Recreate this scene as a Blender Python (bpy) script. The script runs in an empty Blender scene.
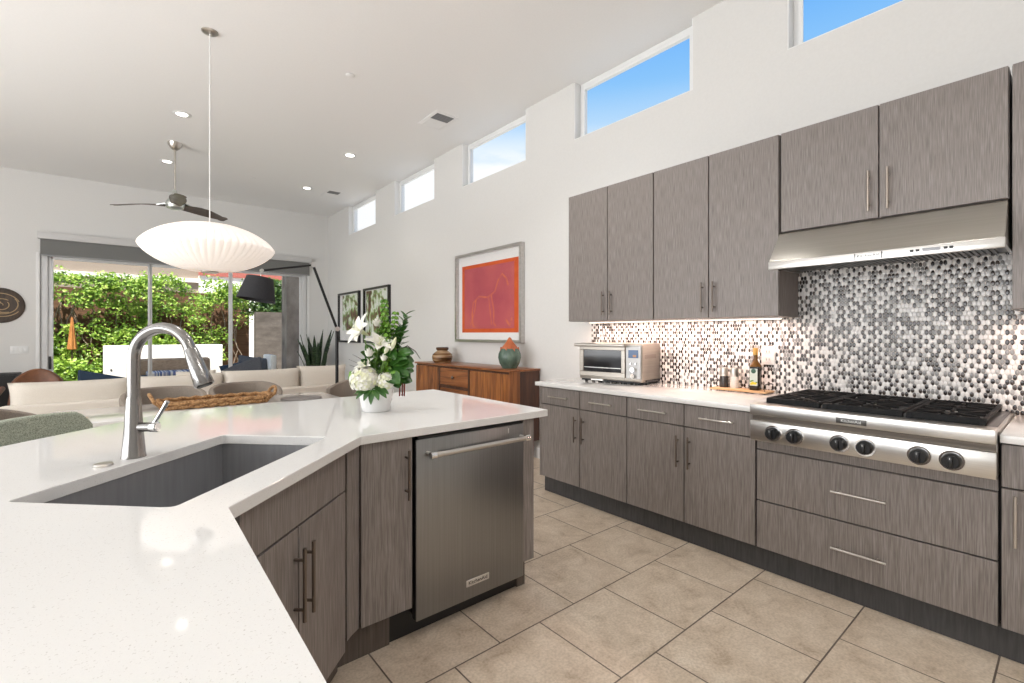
import bpy, bmesh, math, random
from mathutils import Vector, Matrix, Euler
random.seed(7)
PI = math.pi
S2 = math.sqrt(2.0)
SC = bpy.context.scene
COL = SC.collection

# ------------------------------------------------------------------ camera
THETA = math.atan(396 / 474.0)          # heading, turned from +Y towards +X
cd = bpy.data.cameras.new('camera')
cd.sensor_fit = 'HORIZONTAL'
cd.sensor_width = 36.0
cd.lens = 36.0 * 474.0 / 1024.0
cd.shift_y = -8.0 / 1024.0
cd.clip_start = 0.05
cam = bpy.data.objects.new('camera', cd)
COL.objects.link(cam)
cam.location = (0, 0, 1.34)
cam.rotation_euler = (PI / 2, 0, -THETA)
SC.camera = cam

# ------------------------------------------------------------------ view + world
SC.view_settings.view_transform = 'Standard'
SC.view_settings.look = 'None'
SC.view_settings.gamma = 1.0
SC.view_settings.exposure = 0.0
SC.view_settings.use_curve_mapping = False


def nd(nt, typ, **kw):
    n = nt.nodes.new(typ)
    for k, v in kw.items():
        setattr(n, k, v)
    return n


def ramp(nt, stops, interp='LINEAR'):
    n = nt.nodes.new('ShaderNodeValToRGB')
    n.color_ramp.interpolation = interp
    e = n.color_ramp.elements
    while len(e) > 1:
        e.remove(e[-1])
    e[0].position = stops[0][0]
    e[0].color = (*stops[0][1], 1)
    for p, c in stops[1:]:
        q = e.new(p)
        q.color = (*c, 1)
    return n


def math_n(nt, op, a, b=None):
    n = nt.nodes.new('ShaderNodeMath')
    n.operation = op
    for i, v in enumerate((a, b)):
        if v is None:
            continue
        if isinstance(v, (int, float)):
            n.inputs[i].default_value = v
        else:
            nt.links.new(v, n.inputs[i])
    return n.outputs[0]


W = bpy.data.worlds.new('sky')
SC.world = W
W.use_nodes = True
nt = W.node_tree
nt.nodes.clear()
tc = nd(nt, 'ShaderNodeTexCoord')
sx = nd(nt, 'ShaderNodeSeparateXYZ')
nt.links.new(tc.outputs['Generated'], sx.inputs[0])
grad = ramp(nt, [(0.0, (0.90, 0.95, 1.0)), (0.25, (0.85, 0.93, 1.0)), (0.36, (0.48, 0.74, 1.0)), (0.45, (0.28, 0.59, 1.0)), (0.51, (0.20, 0.51, 1.0)), (0.56, (0.14, 0.42, 1.0)), (0.66, (0.26, 0.48, 0.92)), (1.0, (0.55, 0.68, 0.90))])
nt.links.new(sx.outputs['Z'], grad.inputs[0])
mp = nd(nt, 'ShaderNodeMapping')
mp.inputs['Scale'].default_value = (2.2, 1.6, 7.0)
nt.links.new(tc.outputs['Generated'], mp.inputs[0])
nz = nd(nt, 'ShaderNodeTexNoise')
nz.inputs['Scale'].default_value = 1.3
nz.inputs['Detail'].default_value = 5
nt.links.new(mp.outputs[0], nz.inputs[0])
cr = ramp(nt, [(0.30, (0, 0, 0)), (0.46, (1, 1, 1))])
nt.links.new(nz.outputs['Fac'], cr.inputs[0])
hz = ramp(nt, [(0.0, (1, 1, 1)), (0.33, (1, 1, 1)), (0.40, (0.15, 0.15, 0.15)), (0.46, (0, 0, 0))])
nt.links.new(sx.outputs['Z'], hz.inputs[0])
fac = math_n(nt, 'MULTIPLY', cr.outputs[0], hz.outputs[0])
mx = nd(nt, 'ShaderNodeMix', data_type='RGBA')
nt.links.new(fac, mx.inputs[0])
nt.links.new(grad.outputs[0], mx.inputs[6])
mx.inputs[7].default_value = (1.05, 1.06, 1.08, 1)
bg = nd(nt, 'ShaderNodeBackground')
bg.inputs['Strength'].default_value = 1.0
nt.links.new(mx.outputs[2], bg.inputs[0])
wo = nd(nt, 'ShaderNodeOutputWorld')
nt.links.new(bg.outputs[0], wo.inputs[0])


def light(name, typ, loc, rot, energy, color=(1, 1, 1), **kw):
    l = bpy.data.lights.new(name, typ)
    l.energy = energy
    l.color = color
    for k, v in kw.items():
        setattr(l, k, v)
    o = bpy.data.objects.new(name, l)
    o.location = loc
    o.rotation_euler = rot
    COL.objects.link(o)
    return o


# sun high behind the house front, lighting the garden beyond the glass doors
sun = light('sun', 'SUN', (0, 0, 20), (0, 0, 0), 11.0, (1.0, 0.93, 0.82), angle=0.01)
sun.rotation_euler = Vector((0.30, 0.43, -1.10)).to_track_quat('-Z', 'Y').to_euler()
# daylight entering through the wide window band on the left side of the room
light('window_daylight_left', 'AREA', (-4.90, 2.6, 1.7), (0, -PI / 2 - .85, 0), 415, (0.965, 0.982, 1.0), shape='RECTANGLE', size=2.8, size_y=8.0)


# ------------------------------------------------------------------ mesh helpers
class MB:
    def __init__(self):
        self.bm = bmesh.new()

    def _add(self, t, M=None):
        if M is not None:
            bmesh.ops.transform(t, matrix=M, verts=t.verts)
        me = bpy.data.meshes.new('tmp')
        t.to_mesh(me)
        t.free()
        self.bm.from_mesh(me)
        bpy.data.meshes.remove(me)
        return self

    def box(self, x0, x1, y0, y1, z0, z1, bev=0.0, seg=2, M=None):
        t = bmesh.new()
        bmesh.ops.create_cube(t, size=1.0)
        for v in t.verts:
            v.co = Vector((x0 + (v.co.x + .5) * (x1 - x0), y0 + (v.co.y + .5) * (y1 - y0), z0 + (v.co.z + .5) * (z1 - z0)))
        bmesh.ops.recalc_face_normals(t, faces=t.faces)
        if bev > 0:
            bmesh.ops.bevel(t, geom=list(t.edges), offset=bev, segments=seg, profile=0.5, affect='EDGES')
        return self._add(t, M)

    def prism(self, poly, z0, z1, bev=0.0, seg=2, M=None):
        t = bmesh.new()
        vs = [t.verts.new((p[0], p[1], z0)) for p in poly]
        f = t.faces.new(vs)
        r = bmesh.ops.extrude_face_region(t, geom=[f])
        for e in r['geom']:
            if isinstance(e, bmesh.types.BMVert):
                e.co.z = z1
        bmesh.ops.recalc_face_normals(t, faces=t.faces)
        if bev > 0:
            bmesh.ops.bevel(t, geom=list(t.edges), offset=bev, segments=seg, profile=0.5, affect='EDGES')
        return self._add(t, M)

    def lathe(self, prof, c=(0, 0, 0), seg=32, M=None, rfun=None):
        """prof: list of (r, z); rfun(angle, i) scales the radius"""
        t = bmesh.new()
        rings = []
        for i, (r, z) in enumerate(prof):
            if r < 1e-6:
                rings.append([t.verts.new((c[0], c[1], c[2] + z))])
            else:
                rg = []
                for k in range(seg):
                    a = 2 * PI * k / seg
                    q = r * (rfun(a, i) if rfun else 1)
                    rg.append(t.verts.new((c[0] + q * math.cos(a), c[1] + q * math.sin(a), c[2] + z)))
                rings.append(rg)
        for A, B in zip(rings, rings[1:]):
            for k in range(seg):
                k2 = (k + 1) % seg
                if len(A) == 1 and len(B) == 1:
                    continue
                if len(A) == 1:
                    t.faces.new((A[0], B[k], B[k2]))
                elif len(B) == 1:
                    t.faces.new((A[k], A[k2], B[0]))
                else:
                    t.faces.new((A[k], A[k2], B[k2], B[k]))
        for R_ in (rings[0], rings[-1]):
            if len(R_) > 2:
                t.faces.new(R_)
        bmesh.ops.recalc_face_normals(t, faces=t.faces)
        return self._add(t, M)

    def tube(self, pts, r, seg=10, M=None):
        """round tube along points; r one radius or a list"""
        t = bmesh.new()
        P = [Vector(p) for p in pts]
        n = len(P)
        rad = r if isinstance(r, (list, tuple)) else [r] * n
        up = None
        rings = []
        for i in range(n):
            d = (P[min(i + 1, n - 1)] - P[max(i - 1, 0)])
            if d.length < 1e-9:
                d = Vector((0, 0, 1))
            d.normalize()
            if up is None:
                up = d.orthogonal().normalized()
            else:
                up = (up - d * up.dot(d))
                if up.length < 1e-6:
                    up = d.orthogonal()
                up.normalize()
            s = d.cross(up)
            rings.append([t.verts.new(P[i] + (up * math.cos(2 * PI * k / seg) + s * math.sin(2 * PI * k / seg)) * rad[i]) for k in range(seg)])
        for A, B in zip(rings, rings[1:]):
            for k in range(seg):
                k2 = (k + 1) % seg
                t.faces.new((A[k], A[k2], B[k2], B[k]))
        t.faces.new(rings[0])
        t.faces.new(rings[-1])
        bmesh.ops.recalc_face_normals(t, faces=t.faces)
        return self._add(t, M)

    def cyl(self, p0, p1, r, seg=20, r1=None, M=None):
        return self.tube([p0, p1], [r, r if r1 is None else r1], seg, M)

    def grid(self, fn, nu, nv, thick=0.0, M=None, closed_u=False):
        """surface fn(u,v) in 0..1; solidified by thick"""
        t = bmesh.new()
        V = [[t.verts.new(fn(i / nu, j / nv)) for j in range(nv + 1)] for i in range(nu + (0 if closed_u else 1))]
        m = len(V)
        for i in range(m if closed_u else m - 1):
            for j in range(nv):
                a, b = V[i], V[(i + 1) % m]
                t.faces.new((a[j], b[j], b[j + 1], a[j + 1]))
        bmesh.ops.recalc_face_normals(t, faces=t.faces)
        if thick:
            bmesh.ops.solidify(t, geom=list(t.faces), thickness=thick)
            bmesh.ops.recalc_face_normals(t, faces=t.faces)
        return self._add(t, M)

    def ball(self, c, r, sx=1, sy=1, sz=1, seg=16, M=None):
        t = bmesh.new()
        bmesh.ops.create_uvsphere(t, u_segments=seg, v_segments=max(6, seg // 2), radius=1.0)
        for v in t.verts:
            v.co = Vector((c[0] + v.co.x * r * sx, c[1] + v.co.y * r * sy, c[2] + v.co.z * r * sz))
        return self._add(t, M)

    def pillow(self, w, h, d, M=None, n=14, p=2.6):
        """soft cushion lying in the local XZ plane, thickness d along Y, base at z=0"""
        t = bmesh.new()

        def co(i, j, s):
            u, v = -1 + 2 * i / n, -1 + 2 * j / n
            e = max(0.0, (1 - abs(u) ** p)) ** 0.5 * max(0.0, (1 - abs(v) ** p)) ** 0.5
            pin = 1 - 0.05 * (1 - abs(v) ** 2) * abs(u) ** 4
            pin2 = 1 - 0.05 * (1 - abs(u) ** 2) * abs(v) ** 4
            return Vector((u * w / 2 * pin, s * d / 2 * e, h / 2 + v * h / 2 * pin2))
        F = [[t.verts.new(co(i, j, 1)) for j in range(n + 1)] for i in range(n + 1)]
        B = [[F[i][j] if i in (0, n) or j in (0, n) else t.verts.new(co(i, j, -1)) for j in range(n + 1)] for i in range(n + 1)]
        for i in range(n):
            for j in range(n):
                t.faces.new((F[i][j], F[i + 1][j], F[i + 1][j + 1], F[i][j + 1]))
                t.faces.new((B[i][j], B[i][j + 1], B[i + 1][j + 1], B[i + 1][j]))
        bmesh.ops.recalc_face_normals(t, faces=t.faces)
        return self._add(t, M)

    def build(self, name, m, parent=None, smooth=40, bevel=0.0, sub=0):
        me = bpy.data.meshes.new(name)
        o = bpy.data.objects.new(name, me)
        COL.objects.link(o)
        org = Vector((0, 0, 0))
        if parent is not None:
            org = ORG.get(parent.name, Vector((0, 0, 0)))
            o.parent = parent
        else:
            xs = [v.co for v in self.bm.verts]
            lo = Vector((min(v.x for v in xs), min(v.y for v in xs), min(v.z for v in xs)))
            hi = Vector((max(v.x for v in xs), max(v.y for v in xs), max(v.z for v in xs)))
            org = Vector(((lo.x + hi.x) / 2, (lo.y + hi.y) / 2, lo.z))
            o.location = org
        ORG[o.name] = org
        bmesh.ops.translate(self.bm, vec=-org, verts=self.bm.verts)
        self.bm.to_mesh(me)
        self.bm.free()
        me.materials.append(m)
        if smooth:
            for p in me.polygons:
                p.use_smooth = True
            me.set_sharp_from_angle(angle=math.radians(smooth))
        if bevel:
            b = o.modifiers.new('edge', 'BEVEL')
            b.width = bevel
            b.segments = 2
            b.limit_method = 'ANGLE'
        if sub:
            s = o.modifiers.new('soft', 'SUBSURF')
            s.levels = sub
            s.render_levels = sub
        return o


ORG = {}


def thing(name, label, cat, loc=(0, 0, 0), group=None):
    o = bpy.data.objects.new(name, None)
    o.empty_display_size = 0.1
    COL.objects.link(o)
    o.location = loc
    ORG[o.name] = Vector(loc)
    o['label'] = label
    o['category'] = cat
    if group:
        o['group'] = group
    return o


def tag(o, label, cat, group=None):
    o['label'] = label
    o['category'] = cat
    if group:
        o['group'] = group
    return o


def lab(o, label):
    o['label'] = label
    return o


def struct(name, mb, m, parent=None, **kw):
    o = mb.build(name, m, parent, **kw)
    o['kind'] = 'structure'
    return o


def copy_tree(o, parent=None):
    c = o.copy()
    COL.objects.link(c)
    ORG[c.name] = ORG.get(o.name, Vector((0, 0, 0)))
    if parent is not None:
        c.parent = parent
    for ch in list(o.children):
        copy_tree(ch, c)
    return c


def diag(u, v, z=0.0):
    """the sink run stands at 45 degrees: u along the run, v outward to the kitchen"""
    return Vector(((u + v) / S2, (u - v) / S2, z))


MD = Matrix(((1 / S2, 1 / S2, 0, 0), (1 / S2, -1 / S2, 0, 0), (0, 0, 1, 0), (0, 0, 0, 1)))   # (u,v,z) -> (x,y,z)


def text_mesh(name, s, size, m, parent, M):
    cu = bpy.data.curves.new(name, 'FONT')
    cu.body = s
    cu.size = size
    cu.extrude = size * 0.03
    cu.align_x = 'CENTER'
    cu.align_y = 'CENTER'
    t = bpy.data.objects.new('tmp_text', cu)
    COL.objects.link(t)
    bpy.context.view_layer.update()
    me = bpy.data.meshes.new_from_object(t.evaluated_get(bpy.context.evaluated_depsgraph_get()))
    bpy.data.objects.remove(t)
    bpy.data.curves.remove(cu)
    mb = MB()
    mb.bm.from_mesh(me)
    bpy.data.meshes.remove(me)
    bmesh.ops.transform(mb.bm, matrix=M, verts=mb.bm.verts)
    return mb.build(name, m, parent, smooth=0)


# facing matrices for text: local x right, y up, z out of the face
def face_negx(x, y, z):      # face looking -X, text runs towards -Y
    return Matrix(((0, 0, -1, x), (-1, 0, 0, y), (0, 1, 0, z), (0, 0, 0, 1)))


def face_negy(x, y, z):      # face looking -Y, text runs towards +X
    return Matrix(((1, 0, 0, x), (0, 0, -1, y), (0, 1, 0, z), (0, 0, 0, 1)))


# ------------------------------------------------------------------ materials
def mat(name, col, rough=0.5, metal=0.0, **kw):
    m = bpy.data.materials.new(name)
    m.use_nodes = True
    b = m.node_tree.nodes['Principled BSDF']
    b.inputs['Base Color'].default_value = (*col, 1)
    b.inputs['Roughness'].default_value = rough
    b.inputs['Metallic'].default_value = metal
    for k, v in kw.items():
        b.inputs[k.replace('_', ' ')].default_value = v
    return m


def noise_mat(name, stops, scale=(10, 10, 10), detail=4, rough=0.5, metal=0.0, bump=0.0, nscale=1.0, dist=0.0, coord='Object', **kw):
    m = mat(name, stops[0][1], rough, metal, **kw)
    t = m.node_tree
    b = t.nodes['Principled BSDF']
    tc = nd(t, 'ShaderNodeTexCoord')
    mp = nd(t, 'ShaderNodeMapping')
    mp.inputs['Scale'].default_value = scale
    t.links.new(tc.outputs[coord], mp.inputs[0])
    n = nd(t, 'ShaderNodeTexNoise')
    n.inputs['Scale'].default_value = nscale
    n.inputs['Detail'].default_value = detail
    n.inputs['Distortion'].default_value = dist
    t.links.new(mp.outputs[0], n.inputs[0])
    r = ramp(t, stops)
    t.links.new(n.outputs['Fac'], r.inputs[0])
    t.links.new(r.outputs[0], b.inputs['Base Color'])
    if bump:
        bp = nd(t, 'ShaderNodeBump')
        bp.inputs['Strength'].default_value = bump
        bp.inputs['Distance'].default_value = 0.002
        t.links.new(n.outputs['Fac'], bp.inputs['Height'])
        t.links.new(bp.outputs[0], b.inputs['Normal'])
    return m


M_wall = noise_mat('wall_paint', [(0.3, (0.745, 0.735, 0.715)), (0.7, (0.765, 0.755, 0.735))], (60, 60, 60), 2, 0.75, bump=0.03)
M_ceil = noise_mat('ceiling_paint', [(0.3, (0.90, 0.895, 0.885)), (0.7, (0.92, 0.915, 0.905))], (60, 60, 60), 2, 0.8)
M_white = mat('white_trim', (0.86, 0.86, 0.85), 0.4)
M_lam = noise_mat('woodgrain_laminate', [(0.28, (0.155, 0.132, 0.120)), (0.50, (0.226, 0.197, 0.182)), (0.72, (0.312, 0.278, 0.260))], (300, 300, 10), 2, 0.40, bump=0.1)
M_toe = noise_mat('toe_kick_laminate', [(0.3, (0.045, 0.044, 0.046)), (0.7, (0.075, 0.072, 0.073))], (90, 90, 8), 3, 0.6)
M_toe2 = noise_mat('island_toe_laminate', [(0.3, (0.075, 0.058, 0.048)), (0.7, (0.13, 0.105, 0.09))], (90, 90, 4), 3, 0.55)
M_car = mat('carcass_dark', (0.035, 0.030, 0.028), 0.7)
M_quartz = noise_mat('white_quartz', [(0.0, (0.74, 0.73, 0.715)), (0.40, (0.79, 0.78, 0.765)), (0.62, (0.80, 0.79, 0.775)), (0.72, (0.60, 0.58, 0.555))], (260, 260, 260), 3, 0.055)
M_black = mat('black_plastic', (0.012, 0.012, 0.013), 0.3)
M_blackm = mat('black_matte', (0.02, 0.02, 0.021), 0.55)
M_iron = noise_mat('cast_iron', [(0.3, (0.005, 0.005, 0.0055)), (0.7, (0.012, 0.012, 0.013))], (120, 120, 120), 3, 0.6, bump=0.2, Specular_IOR_Level=.22)
M_nickel = mat('brushed_nickel', (0.60, 0.57, 0.53), 0.30, 1.0)
M_chrome = mat('chrome', (0.78, 0.78, 0.78), 0.10, 1.0)
M_bronze = mat('pull_shaded_bronze', (0.21, 0.175, 0.15), 0.36, 1.0)  # bronze darkened in colour for the shade on the left-hand pulls
M_bronze2 = mat('pull_pale_bronze', (0.46, 0.40, 0.35), 0.34, 1.0)


def brushed(name, c0, c1, scale, rough, aniso=0.0):
    m = noise_mat(name, [(0.3, c0), (0.7, c1)], scale, 3, rough, 1.0)
    t = m.node_tree
    b = t.nodes['Principled BSDF']
    b.inputs['Anisotropic'].default_value = aniso
    return m


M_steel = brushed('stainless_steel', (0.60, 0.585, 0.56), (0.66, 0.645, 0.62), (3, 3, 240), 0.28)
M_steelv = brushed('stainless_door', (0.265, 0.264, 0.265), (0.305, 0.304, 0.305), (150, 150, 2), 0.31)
M_sink = brushed('sink_steel', (0.33, 0.33, 0.34), (0.38, 0.38, 0.39), (60, 60, 4), 0.34)
M_sink.node_tree.nodes['Principled BSDF'].inputs['Metallic'].default_value = 0.55
M_hood = brushed('hood_steel', (0.44, 0.42, 0.38), (0.49, 0.47, 0.43), (3, 2, 200), 0.28)
M_silver = mat('silver_badge', (0.72, 0.71, 0.69), 0.35, 0.8)
M_alum = mat('door_aluminium', (0.74, 0.74, 0.74), 0.45, 0.0)
M_blind = noise_mat('blind_fabric', [(0.3, (0.17, 0.17, 0.165)), (0.7, (0.22, 0.22, 0.21))], (80, 80, 300), 2, 0.85)


def glass_mat(name, tint=(1, 1, 1), gloss=0.06):
    m = bpy.data.materials.new(name)
    m.use_nodes = True
    t = m.node_tree
    t.nodes.clear()
    tr = nd(t, 'ShaderNodeBsdfTransparent')
    tr.inputs[0].default_value = (*tint, 1)
    gl = nd(t, 'ShaderNodeBsdfGlossy')
    gl.inputs['Roughness'].default_value = 0.02
    lw = nd(t, 'ShaderNodeLayerWeight')
    lw.inputs['Blend'].default_value = 0.12
    k = math_n(t, 'MULTIPLY', lw.outputs['Fresnel'], 0.6)
    mx = nd(t, 'ShaderNodeMixShader')
    t.links.new(k, mx.inputs[0])
    t.links.new(tr.outputs[0], mx.inputs[1])
    t.links.new(gl.outputs[0], mx.inputs[2])
    o = nd(t, 'ShaderNodeOutputMaterial')
    t.links.new(mx.outputs[0], o.inputs[0])
    return m


M_glass = glass_mat('window_glass', (0.985, 0.99, 0.988))
for n_ in M_glass.node_tree.nodes:
    if n_.type == 'LAYER_WEIGHT':
        n_.inputs['Blend'].default_value = 0.05
M_picglass = glass_mat('picture_glass', (0.995, 0.995, 0.995))
for n_ in M_picglass.node_tree.nodes:
    if n_.type == 'LAYER_WEIGHT':
        n_.inputs['Blend'].default_value = 0.04
M_clear = glass_mat('clear_acrylic', (0.70, 0.70, 0.70))


def emit_mat(name, col, strength, base=(0.8, 0.8, 0.8), rough=0.5):
    m = mat(name, base, rough)
    b = m.node_tree.nodes['Principled BSDF']
    b.inputs['Emission Color'].default_value = (*col, 1)
    b.inputs['Emission Strength'].default_value = strength
    return m


# floor: square stone-look tiles in running bond
def floor_material():
    m = mat('stone_tile', (0.5, 0.42, 0.34), 0.38)
    t = m.node_tree
    b = t.nodes['Principled BSDF']
    g = nd(t, 'ShaderNodeNewGeometry')
    mp = nd(t, 'ShaderNodeMapping')
    mp.inputs['Location'].default_value = (-1.2765 + 0.2325 + 0.465 * 20, -1.607 + 0.465 * 20, 0)
    t.links.new(g.outputs['Position'], mp.inputs[0])
    br = nd(t, 'ShaderNodeTexBrick')
    br.offset = 0.5
    br.offset_frequency = 2
    br.inputs['Scale'].default_value = 1.0
    br.inputs['Mortar Size'].default_value = 0.0035
    br.inputs['Mortar Smooth'].default_value = 0.1
    br.inputs['Brick Width'].default_value = 0.465
    br.inputs['Row Height'].default_value = 0.465
    br.inputs['Color1'].default_value = (0.0, 0.0, 0.0, 1)
    br.inputs['Color2'].default_value = (1, 1, 1, 1)
    t.links.new(mp.outputs[0], br.inputs[0])
    n1 = nd(t, 'ShaderNodeTexNoise')
    n1.inputs['Scale'].default_value = 7.0
    n1.inputs['Detail'].default_value = 8
    n1.inputs['Roughness'].default_value = 0.68
    n1.inputs['Distortion'].default_value = 0.6
    # shift the marbling tile by tile
    sh = nd(t, 'ShaderNodeVectorMath', operation='MULTIPLY_ADD')
    t.links.new(br.outputs['Color'], sh.inputs[0])
    sh.inputs[1].default_value = (3, 5, 0)
    t.links.new(g.outputs['Position'], sh.inputs[2])
    t.links.new(sh.outputs[0], n1.inputs[0])
    r = ramp(t, [(0.28, (0.43, 0.335, 0.245)), (0.43, (0.59, 0.485, 0.375)), (0.58, (0.68, 0.575, 0.46)), (0.75, (0.75, 0.655, 0.54))])
    t.links.new(n1.outputs['Fac'], r.inputs[0])
    n2 = nd(t, 'ShaderNodeTexNoise')
    n2.inputs['Scale'].default_value = 90.0
    n2.inputs['Detail'].default_value = 3
    t.links.new(g.outputs['Position'], n2.inputs[0])
    r2 = ramp(t, [(0.35, (0.82, 0.81, 0.79)), (0.6, (1, 1, 1))])
    t.links.new(n2.outputs['Fac'], r2.inputs[0])
    mu = nd(t, 'ShaderNodeMix', data_type='RGBA', blend_type='MULTIPLY')
    mu.inputs[0].default_value = 1.0
    t.links.new(r.outputs[0], mu.inputs[6])
    t.links.new(r2.outputs[0], mu.inputs[7])
    mx = nd(t, 'ShaderNodeMix', data_type='RGBA')
    t.links.new(br.outputs['Fac'], mx.inputs[0])
    t.links.new(mu.outputs[2], mx.inputs[6])
    mx.inputs[7].default_value = (0.13, 0.10, 0.078, 1)
    t.links.new(mx.outputs[2], b.inputs['Base Color'])
    bp = nd(t, 'ShaderNodeBump', invert=True)
    bp.inputs['Strength'].default_value = 0.5
    bp.inputs['Distance'].default_value = 0.002
    t.links.new(br.outputs['Fac'], bp.inputs['Height'])
    t.links.new(bp.outputs[0], b.inputs['Normal'])
    return m


M_floor = floor_material()


# backsplash: upright oval mosaic in offset rows, white, dark brown and grey glass
def mosaic_material():
    m = mat('oval_mosaic', (0.8, 0.8, 0.8), 0.2)
    t = m.node_tree
    b = t.nodes['Principled BSDF']
    g = nd(t, 'ShaderNodeNewGeometry')
    s = nd(t, 'ShaderNodeSeparateXYZ')
    t.links.new(g.outputs['Position'], s.inputs[0])
    px, rz = 0.0174, 0.0254
    U = math_n(t, 'DIVIDE', s.outputs['Y'], px)
    V = math_n(t, 'DIVIDE', s.outputs['Z'], 2 * rz)

    def lattice(o):
        u = math_n(t, 'SUBTRACT', U, o)
        v = math_n(t, 'SUBTRACT', V, o)
        iu = math_n(t, 'ROUND', u)
        iv = math_n(t, 'ROUND', v)
        du = math_n(t, 'MULTIPLY', math_n(t, 'SUBTRACT', u, iu), px)
        dv = math_n(t, 'MULTIPLY', math_n(t, 'SUBTRACT', v, iv), 2 * rz)
        a = math_n(t, 'DIVIDE', du, 0.0080)
        c = math_n(t, 'DIVIDE', dv, 0.0140)
        # superellipse: rounded, slightly hexagonal ovals
        d = math_n(t, 'ADD', math_n(t, 'POWER', math_n(t, 'ABSOLUTE', a), 2.0), math_n(t, 'POWER', math_n(t, 'ABSOLUTE', c), 2.0))
        return d, iu, iv
    d0, u0, v0 = lattice(0.0)
    d1, u1, v1 = lattice(0.5)
    sel = math_n(t, 'LESS_THAN', d0, d1)
    d = math_n(t, 'MINIMUM', d0, d1)

    def pick(a, c):
        n = nd(t, 'ShaderNodeMix', data_type='FLOAT')
        t.links.new(sel, n.inputs[0])
        t.links.new(c, n.inputs[2])
        t.links.new(a, n.inputs[3])
        return n.outputs[0]
    cu = pick(u0, u1)
    cv = pick(v0, v1)
    cb = nd(t, 'ShaderNodeCombineXYZ')
    t.links.new(cu, cb.inputs[0])
    t.links.new(cv, cb.inputs[1])
    t.links.new(math_n(t, 'MULTIPLY', sel, 17.3), cb.inputs[2])
    wn = nd(t, 'ShaderNodeTexWhiteNoise', noise_dimensions='3D')
    t.links.new(cb.outputs[0], wn.inputs['Vector'])
    # the sheet repeats in threes: mostly dark, mostly white, mixed
    three = math_n(t, 'FLOORED_MODULO', math_n(t, 'ADD', cu, math_n(t, 'ADD', sel, 299.0)), 3.0)
    val = math_n(t, 'ADD', math_n(t, 'MULTIPLY', wn.outputs['Value'], 0.3333), math_n(t, 'MULTIPLY', math_n(t, 'ROUND', three), 0.3333))
    DK, D2, GR, LG, WH, W2 = (0.018, 0.011, 0.009), (0.040, 0.026, 0.020), (0.22, 0.215, 0.21), (0.42, 0.41, 0.40), (0.80, 0.78, 0.76), (0.72, 0.70, 0.68)
    r = ramp(t, [(0.0, DK), (0.17, D2), (0.265, GR), (0.30, W2),
                 (0.3333, DK), (0.352, GR), (0.40, WH), (0.55, W2),
                 (0.6667, D2), (0.71, DK), (0.745, GR), (0.83, LG), (0.89, WH)], 'CONSTANT')
    t.links.new(val, r.inputs[0])
    grout = math_n(t, 'GREATER_THAN', d, 1.0)
    mx = nd(t, 'ShaderNodeMix', data_type='RGBA')
    t.links.new(grout, mx.inputs[0])
    t.links.new(r.outputs[0], mx.inputs[6])
    mx.inputs[7].default_value = (0.62, 0.60, 0.575, 1)
    t.links.new(mx.outputs[2], b.inputs['Base Color'])
    rg = math_n(t, 'ADD', math_n(t, 'MULTIPLY', grout, 0.55), 0.14)
    t.links.new(rg, b.inputs['Roughness'])
    h = math_n(t, 'SUBTRACT', 1.0, math_n(t, 'MINIMUM', d, 1.0))
    h = math_n(t, 'POWER', h, 0.5)
    # each tile sits at a slightly different tilt so some catch the light
    tl = math_n(t, 'MULTIPLY', math_n(t, 'SUBTRACT', wn.outputs['Value'], 0.5), 0.3)
    h = math_n(t, 'ADD', h, tl)
    bp = nd(t, 'ShaderNodeBump')
    bp.inputs['Strength'].default_value = 0.55
    bp.inputs['Distance'].default_value = 0.0022
    t.links.new(h, bp.inputs['Height'])
    t.links.new(bp.outputs[0], b.inputs['Normal'])
    return m


M_mosaic = mosaic_material()

M_walnut = noise_mat('walnut', [(0.25, (0.10, 0.032, 0.010)), (0.5, (0.27, 0.093, 0.026)), (0.75, (0.47, 0.19, 0.055))], (22, 22, 2.2), 5, 0.35, dist=1.2)
M_walnut_h = noise_mat('walnut_horizontal', [(0.25, (0.12, 0.038, 0.013)), (0.5, (0.26, 0.09, 0.028)), (0.75, (0.40, 0.155, 0.05))], (22, 2.0, 22), 5, 0.3, dist=1.2)
M_walnut_d = noise_mat('walnut_dark', [(0.25, (0.040, 0.017, 0.010)), (0.5, (0.085, 0.034, 0.019)), (0.75, (0.14, 0.058, 0.03))], (20, 20, 2.0), 5, 0.4, dist=1.0)
M_linen = noise_mat('cream_linen', [(0.3, (0.66, 0.60, 0.52)), (0.7, (0.75, 0.69, 0.61))], (220, 220, 220), 3, 0.9, bump=0.3)
M_taupe = noise_mat('taupe_fabric', [(0.3, (0.20, 0.165, 0.135)), (0.7, (0.34, 0.29, 0.245))], (260, 260, 260), 3, 0.95, bump=0.4)
M_sage = noise_mat('sage_fabric', [(0.3, (0.20, 0.225, 0.175)), (0.5, (0.36, 0.39, 0.315)), (0.7, (0.54, 0.57, 0.47))], (200, 200, 200), 3, 0.95, bump=0.4)
M_leather = noise_mat('brown_leather', [(0.3, (0.12, 0.042, 0.016)), (0.7, (0.20, 0.075, 0.028))], (14, 14, 14), 4, 0.45)
M_navy = noise_mat('navy_fabric', [(0.3, (0.015, 0.03, 0.06)), (0.7, (0.03, 0.055, 0.095))], (200, 200, 200), 3, 0.9)
M_slate = noise_mat('slate_fabric', [(0.3, (0.055, 0.06, 0.075)), (0.7, (0.11, 0.12, 0.14))], (200, 200, 200), 3, 0.9)
M_wicker = noise_mat('wicker', [(0.3, (0.16, 0.07, 0.025)), (0.5, (0.36, 0.19, 0.075)), (0.7, (0.55, 0.33, 0.15))], (70, 70, 70), 4, 0.7, bump=0.5)
M_wood_leg = mat('dark_wood_leg', (0.055, 0.03, 0.018), 0.5)
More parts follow.
